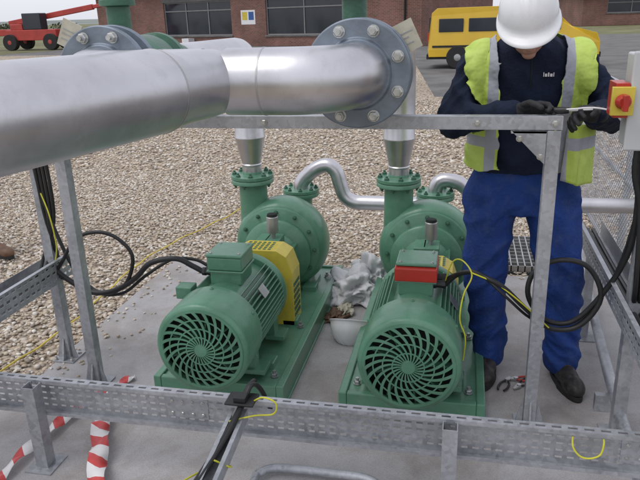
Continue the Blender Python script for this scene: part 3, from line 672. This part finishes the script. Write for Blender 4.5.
def hardhat(name,T,parent=None):
    vs=[];fs=[];seg=64;rings=18
    rx,ry,rz=.108,.135,.128
    for i in range(rings+1):
        ph=math.pi/2*i/rings
        for k in range(seg):
            a=2*math.pi*k/seg
            sx_=math.sin(ph)*math.cos(a)
            rib=sum(.030*math.exp(-((sx_-o_)/.045)**2) for o_ in (-.24,0,.24)); rib*= max(0,1-max(0,math.sin(ph)-.72)/.2)
            vs.append(T@Vector((rx*sx_*(1+.3*rib),ry*math.sin(ph)*math.sin(a)*(1+rib),rz*math.cos(ph)**.9*(1+rib))))
    for i in range(rings):
        for k in range(seg):
            k2=(k+1)%seg; fs.append((i*seg+k,(i+1)*seg+k,(i+1)*seg+k2,i*seg+k2))
    o=len(vs)
    for j,e in enumerate((.35,.7,1.0)):
        for k in range(seg):
            a=2*math.pi*k/seg; fr_=max(0,-math.sin(a))**1.5
            out=.010+.042*fr_
            vs.append(T@Vector((math.cos(a)*(rx+out*e*.75),math.sin(a)*(ry+out*e),-.003-.010*e-.012*fr_*e)))
    for k in range(seg):
        k2=(k+1)%seg; fs.append((rings*seg+k,o+k,o+k2,rings*seg+k2))
        for j in range(2): fs.append((o+j*seg+k,o+(j+1)*seg+k,o+(j+1)*seg+k2,o+j*seg+k2))
    ob=mesh(name,vs,fs,M['white'],parent,smooth=True); s=ob.modifiers.new('s','SOLIDIFY'); s.thickness=.003
    return ob
hardhat('hard_hat',Matrix.Translation((-.53,3.12,.075))@Matrix.Rotation(rad(150),4,'X')@Matrix.Rotation(rad(35),4,'Z'))
def pliers(name,c,ang,mh):
    R=root(name,c); T=Matrix.Translation(c)@Matrix.Rotation(ang,4,'Z'); mb=MB()
    for s in (-1,1):
        P=[T@Vector(p) for p in ((s*.004,0,.01),(s*.018,-.03,.01),(s*.02,-.07,.01),(s*.013,-.095,.01))]
        mb.tube(P,.005,8,0)
        mb.add([T@Vector(p) for p in ((s*-.001,0,.004),(s*.012,0,.004),(s*.003,.04,.006),(s*-.001,.04,.006),(s*-.001,0,.016),(s*.012,0,.016),(s*.003,.04,.012),(s*-.001,.04,.012))],[(0,1,2,3),(4,7,6,5),(0,4,5,1),(1,5,6,2),(2,6,7,3)],1)
    mb.lathe([(.010,0),(.010,.016)],T@Vector((0,0,.003)),(0,0,1),16,1)
    mb.ob('pliers_body',[mh,M['dsteel']],R)
pliers('pliers',(.29,2.80,0),rad(100),M['red']); pliers('pliers',(.25,2.78,0),rad(-20),M['black']); pliers('pliers',(.30,2.74,0),rad(140),M['black'])
mb=MB(); mb.tube([(-.70,1.30,.03),(-.70,1.86,.03),(-.69,1.93,.03),(-.63,1.97,.03),(-.45,1.975,.03),(-.30,1.97,.03),(-.24,1.93,.03),(-.23,1.86,.03),(-.23,1.30,.03)],.016,16,0,sub=5)
mb.lathe([(.014,0),(.014,.46)],(-.70,1.5,.03),(1,0,0),12,0); mb.ob('tubular_stand',M['galv'])
def ribbon(name,pts,wd,mat,tw=0):
    P=catmull([Vector(p) for p in pts],8); vs=[];fs=[];uv=[];d=0
    for i,p in enumerate(P):
        t=(P[min(i+1,len(P)-1)]-P[max(i-1,0)]).normalized(); s=t.cross(Vector((0,0,1))).normalized(); a=tw*math.sin(i*.55)
        q=Quaternion(t,a); s=q@s
        if i: d+=(P[i]-P[i-1]).length
        c_=Vector((0,0,.006*math.sin(i*1.3)))
        vs+= [p-s*wd/2,p+c_,p+s*wd/2]; uv+=[(d/.12,0),(d/.12,.5),(d/.12,1)]
    for i in range(len(P)-1): 
        for q_ in (0,1): fs.append((3*i+q_,3*i+q_+1,3*i+q_+4,3*i+q_+3))
    ob=mesh(name,vs,fs,mat,smooth=True); l=ob.data.uv_layers.new(name='UVMap')
    for lp in ob.data.loops: l.data[lp.index].uv=uv[lp.vertex_index]
    so_=ob.modifiers.new('s','SOLIDIFY'); so_.thickness=.001
    return ob
ribbon('barrier_tape',[(-1.62,2.22,.03),(-1.63,2.12,.035),(-1.645,2.0,.03),(-1.66,1.85,.035),(-1.66,1.7,.02)],.05,M['tape'],.5)
ribbon('barrier_tape',[(-1.49,2.2,.02),(-1.43,2.08,.05),(-1.36,1.95,.05),(-1.30,1.82,.04),(-1.22,1.66,.02),(-1.1,1.5,.02)],.075,M['tape'],.5)
ribbon('barrier_tape',[(-1.60,2.36,.012),(-1.56,2.43,.012),(-1.52,2.5,.02),(-1.50,2.52,.012)],.04,M['tape'],.4)
mb=MB(); P=[];
for i in range(24):
    t=i/23; P.append((-2.26+(.30)*t+.05*math.sin(t*9)-.10*math.sin(t*3.1),2.5+3.3*t,GZ+.03+.006*math.sin(i*2.2)))
mb.tube(P,.005,8,0); mb.ob('yellow_rope',M['rope'])
def boot(parent,c,ang,mat,name='boot'):
    T=Matrix.Translation(c)@Matrix.Rotation(ang,4,'Z')
    mb=MB()
    mb.ell((0,-.155,.045),(.048,.075,.045),T); mb.ell((0,-.07,.055),(.045,.12,.05),T); mb.ell((0,.03,.05),(.042,.055,.05),T)
    mb.cone((0,.015,.06),(0,.02,.17),.050,.058,T=T)
    tmp=mb.ob(name+'_tmp',mat); m=tmp.modifiers.new('r','REMESH'); m.mode='VOXEL'; m.voxel_size=.006; m.use_smooth_shade=True
    sm=tmp.modifiers.new('s','SMOOTH'); sm.iterations=5; sm.factor=.5
    dg=bpy.context.evaluated_depsgraph_get(); me=bpy.data.meshes.new_from_object(tmp.evaluated_get(dg)); bpy.data.objects.remove(tmp)
    for v in me.vertices:
        if v.co.z<c[2]+.012: v.co.z=c[2]+.012
    me.materials.clear(); me.materials.append(mat)
    for p in me.polygons: p.use_smooth=True
    ob=bpy.data.objects.new(name,me); link(ob,parent)
    mb=MB(); prof=[]
    for k in range(36):
        a=2*math.pi*k/36; yy=.155*math.sin(a)-.075; ww=.05 if yy<-.09 else .044; prof.append((ww*math.cos(a)*(1.02),yy))
    vs=[T@Vector((x,y,.001)) for x,y in prof]+[T@Vector((x,y,.026)) for x,y in prof]
    mb.add(vs,[(k,(k+1)%36,36+(k+1)%36,36+k) for k in range(36)]+[tuple(range(36))[::-1],tuple(range(36,72))]); mb.ob(name+'_sole',M['rubber'],parent,bevel=.003)
    mb=MB()
    for i in range(4):
        z=.105-.006*i; y=-.055-.022*i
        mb.tube([T@Vector((-.022,y,z-.004)),T@Vector((0,y-.004,z+.006)),T@Vector((.022,y,z-.004))],.0028,6,0)
    mb.ob(name+'_laces',M['hair'],parent)
R0=root('bystander_leg',(-3.62,4.05,GZ)); boot(R0,(-3.50,4.12,GZ+.02),rad(70),M['brown'])
mb=MB(); mb.cone((-3.52,4.12,.12),(-3.62,4.1,.55),.07,.085); mb.ob('trouser_leg',M['navy'],R0)

# ------------------------------------------------------------ worker
R0=root('worker',(.28,2.88,0))
def remesh(mb,vox,mats,smooth_it=4):
    tmp=mb.ob('tmp',mats,autosm=False); m=tmp.modifiers.new('r','REMESH'); m.mode='VOXEL'; m.voxel_size=vox; m.use_smooth_shade=True
    if smooth_it: sm=tmp.modifiers.new('s','SMOOTH'); sm.iterations=smooth_it; sm.factor=.5
    dg=bpy.context.evaluated_depsgraph_get(); me=bpy.data.meshes.new_from_object(tmp.evaluated_get(dg)); bpy.data.objects.remove(tmp)
    return me
def loft(mb,rings,seg=40):
    vs=[];fs=[]
    for (c,rx,ry,tilt) in rings:
        q=Quaternion((1,0,0),tilt)
        for k in range(seg):
            a=2*math.pi*k/seg; ca,sa=math.cos(a),math.sin(a)
            e=.8; x=rx*math.copysign(abs(ca)**e,ca); y=ry*math.copysign(abs(sa)**e,sa)
            vs.append(Vector(c)+q@Vector((x,y,0)))
    n=len(rings)
    for i in range(n-1):
        for k in range(seg):
            k2=(k+1)%seg; fs.append((i*seg+k,i*seg+k2,(i+1)*seg+k2,(i+1)*seg+k))
    fs.append(tuple(range(seg))[::-1]); fs.append(tuple((n-1)*seg+k for k in range(seg)))
    mb.add(vs,fs,0,True)
cx=.25
mb=MB()
loft(mb,[((cx+.01,2.95,.79),.185,.125,0),((cx+.01,2.96,.90),.205,.145,0),((cx,2.95,.975),.200,.142,0),((cx,2.945,.99),.212,.158,.05),((cx,2.93,1.06),.205,.155,.1),
 ((cx,2.91,1.17),.208,.150,.15),((cx,2.88,1.30),.218,.148,.25),((cx,2.845,1.40),.214,.135,.35),((cx,2.81,1.475),.170,.11,.45),((cx,2.78,1.525),.095,.08,.5)])
mb.cone((cx,2.79,1.49),(cx-.01,2.735,1.565),.070,.062)
SR,ER,WR=(.060,2.84,1.425),(-.045,2.76,1.215),(.175,2.585,1.275)
SL,EL,WL=(.440,2.84,1.425),(.578,2.83,1.225),(.475,2.60,1.265)
for s,e,w_ in ((SR,ER,WR),(SL,EL,WL)):
    mb.cone(s,e,.086,.068); mb.cone(e,w_,.068,.048); mb.ell(s,(.088,.088,.082))
HR,KR,AR=(.14,2.95,.86),(.130,2.86,.47),(.165,2.90,.13)
HL,KL,AL=(.385,2.95,.86),(.460,2.85,.47),(.49,2.87,.13)
for a,b,c in ((HR,KR,AR),(HL,KL,AL)):
    mb.cone(a,b,.126,.094); mb.cone(b,c,.096,.080)
    mb.cone((c[0],c[1],.15),(c[0],c[1]-.005,.100),.088,.088)
me=remesh(mb,.008,M['navy'],4)
me.materials.clear()
for x in (M['navy'],M['trouser'],M['glove']): me.materials.append(x)
bm=bmesh.new(); bm.from_mesh(me)
bmesh.ops.bisect_plane(bm,geom=bm.verts[:]+bm.edges[:]+bm.faces[:],plane_co=(0,0,.985),plane_no=(0,0,1))
bm.normal_update()
def fold(p,fr,seed):
    return (1-abs(noise.noise(Vector((p.x*fr*.5,p.y*fr*.5,p.z*fr))+Vector((seed,0,0))))*3.0)
Vn=[(v,v.normal.copy()) for v in bm.verts]
for v,n in Vn:
    p=v.co
    if p.z<.985:
        lx=abs(p.x-.27)
        a=.010*noise.noise(Vector((p.x*7,p.y*7,p.z*6)))+.011*fold(p+Vector((p.z*.5,0,lx*.9)),8,1)-.006
        k=max(0,1-abs(p.z-.20)/.16)+.7*max(0,1-abs(p.z-.50)/.14)+.7*max(0,1-abs(p.z-.82)/.12)
        a+=.013*k*fold(p+Vector((0,0,lx*.8)),15,4)-.005*k
        if p.z>.95: a=min(a,-.002)
    else:
        a=.009*noise.noise(Vector((p.x*7,p.y*7,p.z*8)))+.009*fold(p+Vector((0,0,p.x*1.0)),9,7)-.004
        if p.x<.03 or p.x>.48: a+=.009*fold(p+Vector((0,0,-p.x)),18,9)-.003
    v.co=p+n*a
bmesh.ops.smooth_vert(bm,verts=bm.verts[:],factor=.35,use_axis_x=True,use_axis_y=True,use_axis_z=True)
for f_ in bm.faces:
    c=f_.calc_center_median(); f_.material_index=1 if c.z<.985 else 0; f_.smooth=True
bm.to_mesh(me)
BV=BVHTree.FromBMesh(bm)
body=bpy.data.objects.new('clothed_body',me); link(body,R0)
vb=bm.copy(); bm.free()
def cut(b,co,no,clear_outer=False,clear_inner=False):
    bmesh.ops.bisect_plane(b,geom=b.verts[:]+b.edges[:]+b.faces[:],plane_co=co,plane_no=no,clear_outer=clear_outer,clear_inner=clear_inner)
cut(vb,(0,0,1.0),(0,0,1),clear_inner=True)
cut(vb,(.022,0,1.2),(-1,0,-.06),clear_outer=True)
cut(vb,(.478,0,1.2),(1,0,-.06),clear_outer=True)
cut(vb,(.150,0,1.2),(1,0,.06)); cut(vb,(.350,0,1.2),(-1,0,.06))
for y in (2.725,2.88): cut(vb,(0,y,0),(0,1,0))
for z in (1.34,1.535): cut(vb,(0,0,z),(0,0,1))
def inside(c):
    if .150-(c.z-1.2)*.06<c.x<.350+(c.z-1.2)*.06 and c.y<2.88: return False
    if c.z>1.535: return False
    if c.y<2.725 and c.z<1.34: return False
    return True
dl=[f_ for f_ in vb.faces if not inside(f_.calc_center_median())]
bmesh.ops.delete(vb,geom=dl,context='FACES')
vb.faces.ensure_lookup_table(); seen=set(); isl=[]
for f0 in vb.faces:
    if f0 in seen: continue
    st=[f0]; comp=[]; seen.add(f0)
    while st:
        a=st.pop(); comp.append(a)
        for e in a.edges:
            for g_ in e.link_faces:
                if g_ not in seen: seen.add(g_); st.append(g_)
    isl.append(comp)
mxl=max(len(c) for c in isl)
bmesh.ops.delete(vb,geom=[f_ for c in isl if len(c)<mxl*.08 for f_ in c],context='FACES')
for _ in range(10): bmesh.ops.smooth_vert(vb,verts=[v for v in vb.verts if v.is_boundary],factor=.5,use_axis_x=True,use_axis_y=True,use_axis_z=True)
for _ in range(3): bmesh.ops.smooth_vert(vb,verts=vb.verts[:],factor=.5,use_axis_x=True,use_axis_y=True,use_axis_z=True)
vb.normal_update()
for v,n in [(v,v.normal.copy()) for v in vb.verts]:
    flare=max(0,(1.2-v.co.z))*.06
    v.co+=n*(.017+flare+.009*noise.noise(v.co*9))
vm=bpy.data.meshes.new('hi_vis_vest'); vb.to_mesh(vm); vb.free(); vm.materials.clear(); vm.materials.append(M['vest'])
for p in vm.polygons: p.material_index=0
vo=bpy.data.objects.new('hi_vis_vest',vm); link(vo,R0); s=vo.modifiers.new('s','SOLIDIFY'); s.thickness=.004; s.offset=1
vs=[];fs=[];nu,nv=14,20
for j in range(nv+1):
    for i in range(nu+1):
        u=i/nu; v_=j/nv; x=.41+.12*u+.02*v_*math.sin(u*7)-.015*v_; z=1.20-.22*v_-.03*u*v_; y=2.765-.02*math.sin(u*3.1)-.05*v_+.014*math.sin(u*13+v_*2)*v_+.09*u*u
        vs.append((x,y,z))
for j in range(nv):
    for i in range(nu): a=j*(nu+1)+i; fs.append((a,a+1,a+nu+2,a+nu+1))
fl=mesh('vest_flap',vs,fs,M['vest'],R0,smooth=True); s=fl.modifiers.new('s','SOLIDIFY'); s.thickness=.004
def on_body(x,z):
    hit=BV.ray_cast(Vector((x,2.0,z)),Vector((0,1,0))); return hit[0] if hit[0] is not None else Vector((x,2.74,z))
mb=MB()
xx=.295
for (w_,h_) in ((.003,.016),(.008,.011),(.005,.015),(.009,.011),(.003,.015)):
    p=on_body(xx,1.40); mb.box(xx,xx+w_,p.y-.004,p.y-.002,1.393,1.393+h_); xx+=w_+.003
mb.ob('chest_embroidery',M['white'],R0)
mb=MB(); zp=[]
for i in range(16):
    z=1.35+.12*i/15; p=on_body(cx,z); zp.append((p.x,p.y-.001,p.z))
mb.tube(zp,.003,6,0,spline=False); mb.ob('jacket_zip',M['void'],R0)
HT=Matrix.Translation((.225,2.69,1.585))@Matrix.Rotation(rad(36),4,'X')@Matrix.Rotation(rad(-6),4,'Y')
mb=MB()
mb.ell((0,.01,.03),(.074,.094,.098),HT); mb.ell((0,-.02,-.045),(.058,.066,.06),HT); mb.ell((0,-.062,-.085),(.026,.022,.02),HT); mb.ell((0,.03,-.07),(.05,.05,.07),HT)
mb.cone((0,-.082,.012),(0,-.106,-.022),.009,.014,T=HT); mb.ell((-.013,-.096,-.026),(.009,.009,.007),HT); mb.ell((.013,-.096,-.026),(.009,.009,.007),HT)
mb.ell((0,-.078,.028),(.05,.014,.010),HT); mb.ell((0,-.083,-.052),(.024,.008,.005),HT); mb.ell((0,-.081,-.062),(.021,.009,.006),HT)
for s_ in (-1,1):
    mb.ell((s_*.045,-.066,-.02),(.02,.016,.018),HT); mb.ell((s_*.077,.012,-.008),(.008,.018,.03),HT)
hm=remesh(mb,.004,M['skin'],2); hm.materials.clear(); hm.materials.append(M['skin']); hm.materials.append(M['hair'])
inv=HT.inverted()
for p in hm.polygons:
    c=inv@p.center; p.use_smooth=True
    p.material_index=1 if (c.z>-.02 and c.y>.02 and abs(c.x)<.078) or c.z>.065 else 0
link(bpy.data.objects.new('head',hm),R0)
mb=MB()
for s_ in (-1,1): mb.ell((s_*.031,-.079,.008),(.012,.009,.007),HT,mi=0,seg=12,rings=8); mb.ell((s_*.031,-.086,.006),(.005,.004,.005),HT,mi=1,seg=10,rings=6)
mb.ob('eyes',[M['white'],M['hair']],R0)
hardhat('hard_hat',HT@Matrix.Translation((0,.005,.045))@Matrix.Rotation(rad(-6),4,'X'),R0)
def hand(wr,dirv,palmn,sgn,name):
    d=Vector(dirv).normalized(); n=Vector(palmn); n=(n-d*n.dot(d)).normalized(); s=d.cross(n)*sgn
    W=Vector(wr)
    T=Matrix(((s.x,d.x,n.x,W.x),(s.y,d.y,n.y,W.y),(s.z,d.z,n.z,W.z),(0,0,0,1)))
    mb=MB(); mb.cone((0,-.03,0),(0,.01,0),.035,.031,T=T)
    mb.ell((0,.055,0),(.043,.052,.020),T); mb.ell((-.022,.03,.006),(.02,.032,.018),T)
    for i,(x,l) in enumerate(((-.031,.036),(-.010,.041),(.011,.038),(.031,.030))):
        p=Vector((x,.09-.006*abs(i-1.2),0)); ang=.35+.10*i
        r=.0105
        for j,ll in enumerate((l,l*.68,l*.52)):
            q=p+Vector((x*.10,math.cos(ang)*ll,math.sin(ang)*ll)); mb.cone(p,q,r,r*.93,seg=12,T=T); p=q; ang+=.70; r*=.93
    p=Vector((-.036,.03,.008))
    for (v,r) in ((Vector((-.022,.028,.016)),.0135),(Vector((-.006,.026,.018)),.012),(Vector((.006,.02,.012)),.0105)):
        mb.cone(p,p+v,r,r*.92,seg=12,T=T); p=p+v
    hm=remesh(mb,.003,M['glove'],2); hm.materials.clear(); hm.materials.append(M['glove'])
    for p_ in hm.polygons: p_.use_smooth=True
    link(bpy.data.objects.new(name,hm),R0)
hand((.20,2.568,1.282),(1,-.35,.12),(.2,-.9,-.5),1,'right_glove')
hand((.468,2.580,1.268),(-.70,-.60,.16),(-.3,-.9,-.4),-1,'left_glove')
mb=MB(); mb.lathe([(.004,0),(.004,.08)],(.365,2.475,1.298),(1,-.02,.05),10,0); mb.lathe([(.011,0),(.013,.02),(.012,.07),(.006,.08)],(.365,2.475,1.298),(-1,.35,-.06),12,1)
mb.ob('screwdriver',[M['white'],M['black']],R0)
mb=MB(); mb.tube([(.34,2.48,1.30),(.38,2.46,1.305),(.44,2.455,1.31),(.50,2.44,1.30),(.53,2.40,1.27)],.003,8,0); mb.ob('control_cable',M['white'],R0)
boot(R0,(.165,2.90,0),rad(-8),M['boot'],'right_boot'); boot(R0,(.49,2.87,0),rad(14),M['boot'],'left_boot')

# ------------------------------------------------------------ background
def wallbuild(name,p0,p1,depth,hgt,wins,roofh=1.6):
    p0=Vector((*p0,GZ));p1=Vector((*p1,GZ)); u=(p1-p0); L=u.length; u.normalize(); n=Vector((0,0,1)).cross(u)
    T=Matrix(((u.x,n.x,0,p0.x),(u.y,n.y,0,p0.y),(0,0,1,GZ),(0,0,0,1)))
    R=root(name,(0,0,0)); R.matrix_world=T.copy()
    def child(mb,nm,mt):
        q=mb.ob(nm,mt,None); q.parent=R; return q
    mb=MB(); xs=0
    for (a,b,z0,z1) in wins:
        mb.box(xs,a,0,.3,0,hgt); mb.box(a,b,0,.3,0,z0); mb.box(a,b,0,.3,z1,hgt); xs=b
    mb.box(xs,L,0,.3,0,hgt); mb.box(0,.3,.3,depth,0,hgt); mb.box(L-.3,L,.3,depth,0,hgt); mb.box(.3,L-.3,depth-.3,depth,0,hgt)
    child(mb,'brick_walls',M['brick'])
    g=MB(); fr=MB(); sill=MB()
    for (a,b,z0,z1) in wins:
        g.box(a,b,.14,.16,z0,z1)
        nm=max(2,int((b-a)/1.9))
        for k in range(nm+1):
            x=a+(b-a-.06)*k/nm; fr.box(x,x+.06,.09,.138,z0,z1)
        for z in (z0,z0+(z1-z0)*.72,z1-.06): fr.box(a+.06,b-.06,.095,.136,z,z+.06)
        sill.box(a-.08,b+.08,-.06,.085,z0-.09,z0-.002); sill.box(a-.15,b+.15,-.012,-.002,z1+.003,z1+.2)
    child(g,'window_glass',M['glass']); child(fr,'window_frames',M['frame']); child(sill,'sills_and_lintels',M['asphalt'])
    bl=MB()
    for (a,b,z0,z1) in wins[:2]:
        for k in range(3):
            x=a+.4+k*(b-a)/3; bl.box(x,x+.9,.17,.18,z1-.5-.3*(k%2),z1-.06)
    child(bl,'blinds',M['tag'])
    rf=MB(); e=.5
    vs=[(-e,-e,hgt),(L+e,-e,hgt),(L+e,depth+e,hgt),(-e,depth+e,hgt),(depth/2,depth/2,hgt+roofh),(L-depth/2,depth/2,hgt+roofh)]
    rf.add(vs,[(0,1,5,4),(1,2,5),(2,3,4,5),(3,0,4),(0,3,2,1)]); rf.box(-e,L+e,-e-.04,-e-.002,hgt-.2,hgt+.02); child(rf,'roof',M['roof'])
    return R,child
R,child=wallbuild('brick_building',(-25.5,44.5),(-2.2,34.2),9,3.6,[(6.9,12.8,.6,2.6),(15.5,20.9,.6,2.6)])
mb=MB(); mb.lathe([(.05,0),(.05,3.5)],(24.6,-.08,0),(0,0,1),12,0); mb.box(13.6,14.7,-.02,-.005,1.2,2.0,1); mb.box(13.7,14.1,-.024,-.0205,1.45,1.9,2); mb.box(14.2,14.6,-.024,-.0205,1.45,1.9,3)
mb.box(9.0,9.6,-.6,-.1,0,.45,1)
child(mb,'downpipe_signs_and_bins',[M['void'],M['white'],M['yellow'],paint('sign_blue',(.03,.10,.30),.4,0,.05,4,0)])
wallbuild('brick_building',(9.5,62),(44,66),10,2.7,[(2,6,1,2.1),(8,12,1,2.1),(14,18,1,2.1)],1.8)

def wheel(mb,c,r,w,axis,mt=0,mh=1):
    mb.lathe([(r*.62,-w/2),(r*.95,-w/2),(r,-w/2+.03),(r,w/2-.03),(r*.95,w/2),(r*.62,w/2)],c,axis,32,mt)
    mb.lathe([(.05,-w/2-.01),(r*.6,-w/2+.02),(r*.6,w/2-.02),(.05,w/2+.01)],c,axis,24,mh)
def van(name,x0,y0):
    R=root(name,(x0,y0,GZ)); mb=MB(); z=GZ
    prof=[(0,.35),(-.03,.55),(0,1.0),(.06,1.6),(.22,1.74),(3.0,1.76),(3.5,1.64),(4.05,1.15),(4.75,.95),(4.85,.7),(4.85,.35)]
    n=len(prof); vs=[]
    for ky,yy in enumerate((0,.10,1.7,1.8)):
        for a,b in prof:
            ins=.10 if ky in (0,3) and b>1.1 else 0
            vs.append((x0+a,y0+yy+(ins if ky==0 else (-ins if ky==3 else 0)) ,z+b-(.08 if ky in (0,3) and b>1.5 else 0)))
    fs=[]
    for ky in range(3):
        fs+=[(ky*n+i,ky*n+(i+1)%n,(ky+1)*n+(i+1)%n,(ky+1)*n+i) for i in range(n)]
    fs+=[tuple(range(n))[::-1],tuple(range(3*n,4*n))]
    mb.add(vs,fs); mb.ob('body',M['vanyellow'],R,bevel=.03)
    mb=MB()
    for (a0,a1) in ((.28,1.0),(1.15,2.2),(2.95,3.75)):
        mb.box(x0+a0,x0+a1,y0+.02,y0+.12,z+1.06,z+1.44)
        mb.box(x0+a0,x0+a1,y0+1.68,y0+1.78,z+1.06,z+1.44)
    mb.box(x0-.02,x0+.06,y0+.2,y0+.85,z+1.02,z+1.5); mb.box(x0-.02,x0+.06,y0+.95,y0+1.6,z+1.02,z+1.5)
    mb.ob('windows',M['glass'],R,bevel=.02)
    mb=MB(); 
    for a in (.85,3.9): wheel(mb,(x0+a,y0+.07,z+.33),.33,.22,(0,1,0)); wheel(mb,(x0+a,y0+1.73,z+.33),.33,.22,(0,1,0))
    mb.box(x0-.07,x0+4.9,y0+.05,y0+1.75,z+.28,z+.42); mb.box(x0+.1,x0+4.7,y0-.014,y0-.003,z+.62,z+.68)
    mb.box(x0-.045,x0-.003,y0+.02,y0+.14,z+.8,z+1.05,2)
    mb.ob('wheels_and_trim',[M['rubber'],M['dsteel'],M['red']],R)
van('yellow_van',-1.10,20.8)

R0=root('telescopic_handler',(-25,38,GZ)); mb=MB(); ox,oy=-29.0,39.0
mb.box(ox,ox+3.6,oy,oy+1.6,GZ+.6,GZ+1.25); mb.box(ox+.3,ox+1.2,oy+.1,oy+1.5,GZ+1.25,GZ+1.6)
T=Matrix.Translation((ox-.3,oy+1.0,GZ+1.65))@Matrix.Rotation(rad(-8),4,'Y'); mb.box(0,6.2,-.15,.15,-.16,.16,0,T); mb.box(6.2,7.8,-.1,.1,-.11,.11,0,T)
mb.box(ox-2.5,ox-.0,oy+.6,oy+1.4,GZ+.9,GZ+1.3)
mb.ob('chassis_and_boom',M['redpaint'],R0,bevel=.03)
mb=MB(); mb.box(ox+1.3,ox+2.6,oy+.02,oy+.78,GZ+1.25,GZ+2.25); mb.ob('cab',M['glass'],R0,bevel=.05)
mb=MB()
for a in (.3,3.2):
    wheel(mb,(ox+a,oy,GZ+.5),.5,.4,(0,1,0)); wheel(mb,(ox+a,oy+1.6,GZ+.5),.5,.4,(0,1,0))
mb.ob('wheels',[M['rubber'],M['redpaint']],R0)

def hill(name,x0,x1,y0,y1,hg,mat,seed):
    nx_,ny_=60,14; vs=[];fs=[]
    for j in range(ny_+1):
        for i in range(nx_+1):
            u=i/nx_;v=j/ny_; z=hg*math.sin(math.pi*min(1,v*1.0)*.5)**1.2*(.75+.35*noise.noise(Vector((u*6,seed,v*2))))
            vs.append((x0+(x1-x0)*u,y0+(y1-y0)*v,GZ-.03+z))
    for j in range(ny_):
        for i in range(nx_): a=j*(nx_+1)+i; fs.append((a,a+1,a+nx_+2,a+nx_+1))
    return mesh(name,vs,fs,mat,smooth=True)
hill('grass_bank',-130,60,70,105,1.3,M['grass'],2)
hill('hills',-600,500,300,560,3.0,paint('distant_hill',(.20,.22,.20),1,0,.3,.02,0),5)
def bushes():
    vs=[];fs=[]; rnd=random.Random(3)
    for b in range(60):
        x=-100+rnd.random()*140; y=76+rnd.random()*22; s=.3+rnd.random()*.6; zb=GZ+.7
        for k in range(70):
            p=Vector((rnd.gauss(0,1),rnd.gauss(0,1),rnd.gauss(0,1))).normalized()*rnd.random()**.4
            c=Vector((x+p.x*s*1.6,y+p.y*s,zb+s*.5+p.z*s*.7)); r=s*.22
            a=Vector((rnd.gauss(0,1),rnd.gauss(0,1),rnd.gauss(0,1))).normalized(); bb_=a.orthogonal().normalized(); o=len(vs)
            vs+= [c+a*r,c+bb_*r,c-a*r,c-bb_*r]; fs.append((o,o+1,o+2,o+3))
    mesh('distant_bushes',vs,fs,paint('bush_leaves',(.10,.11,.06),.9,0,.4,.6,0))
bushes()
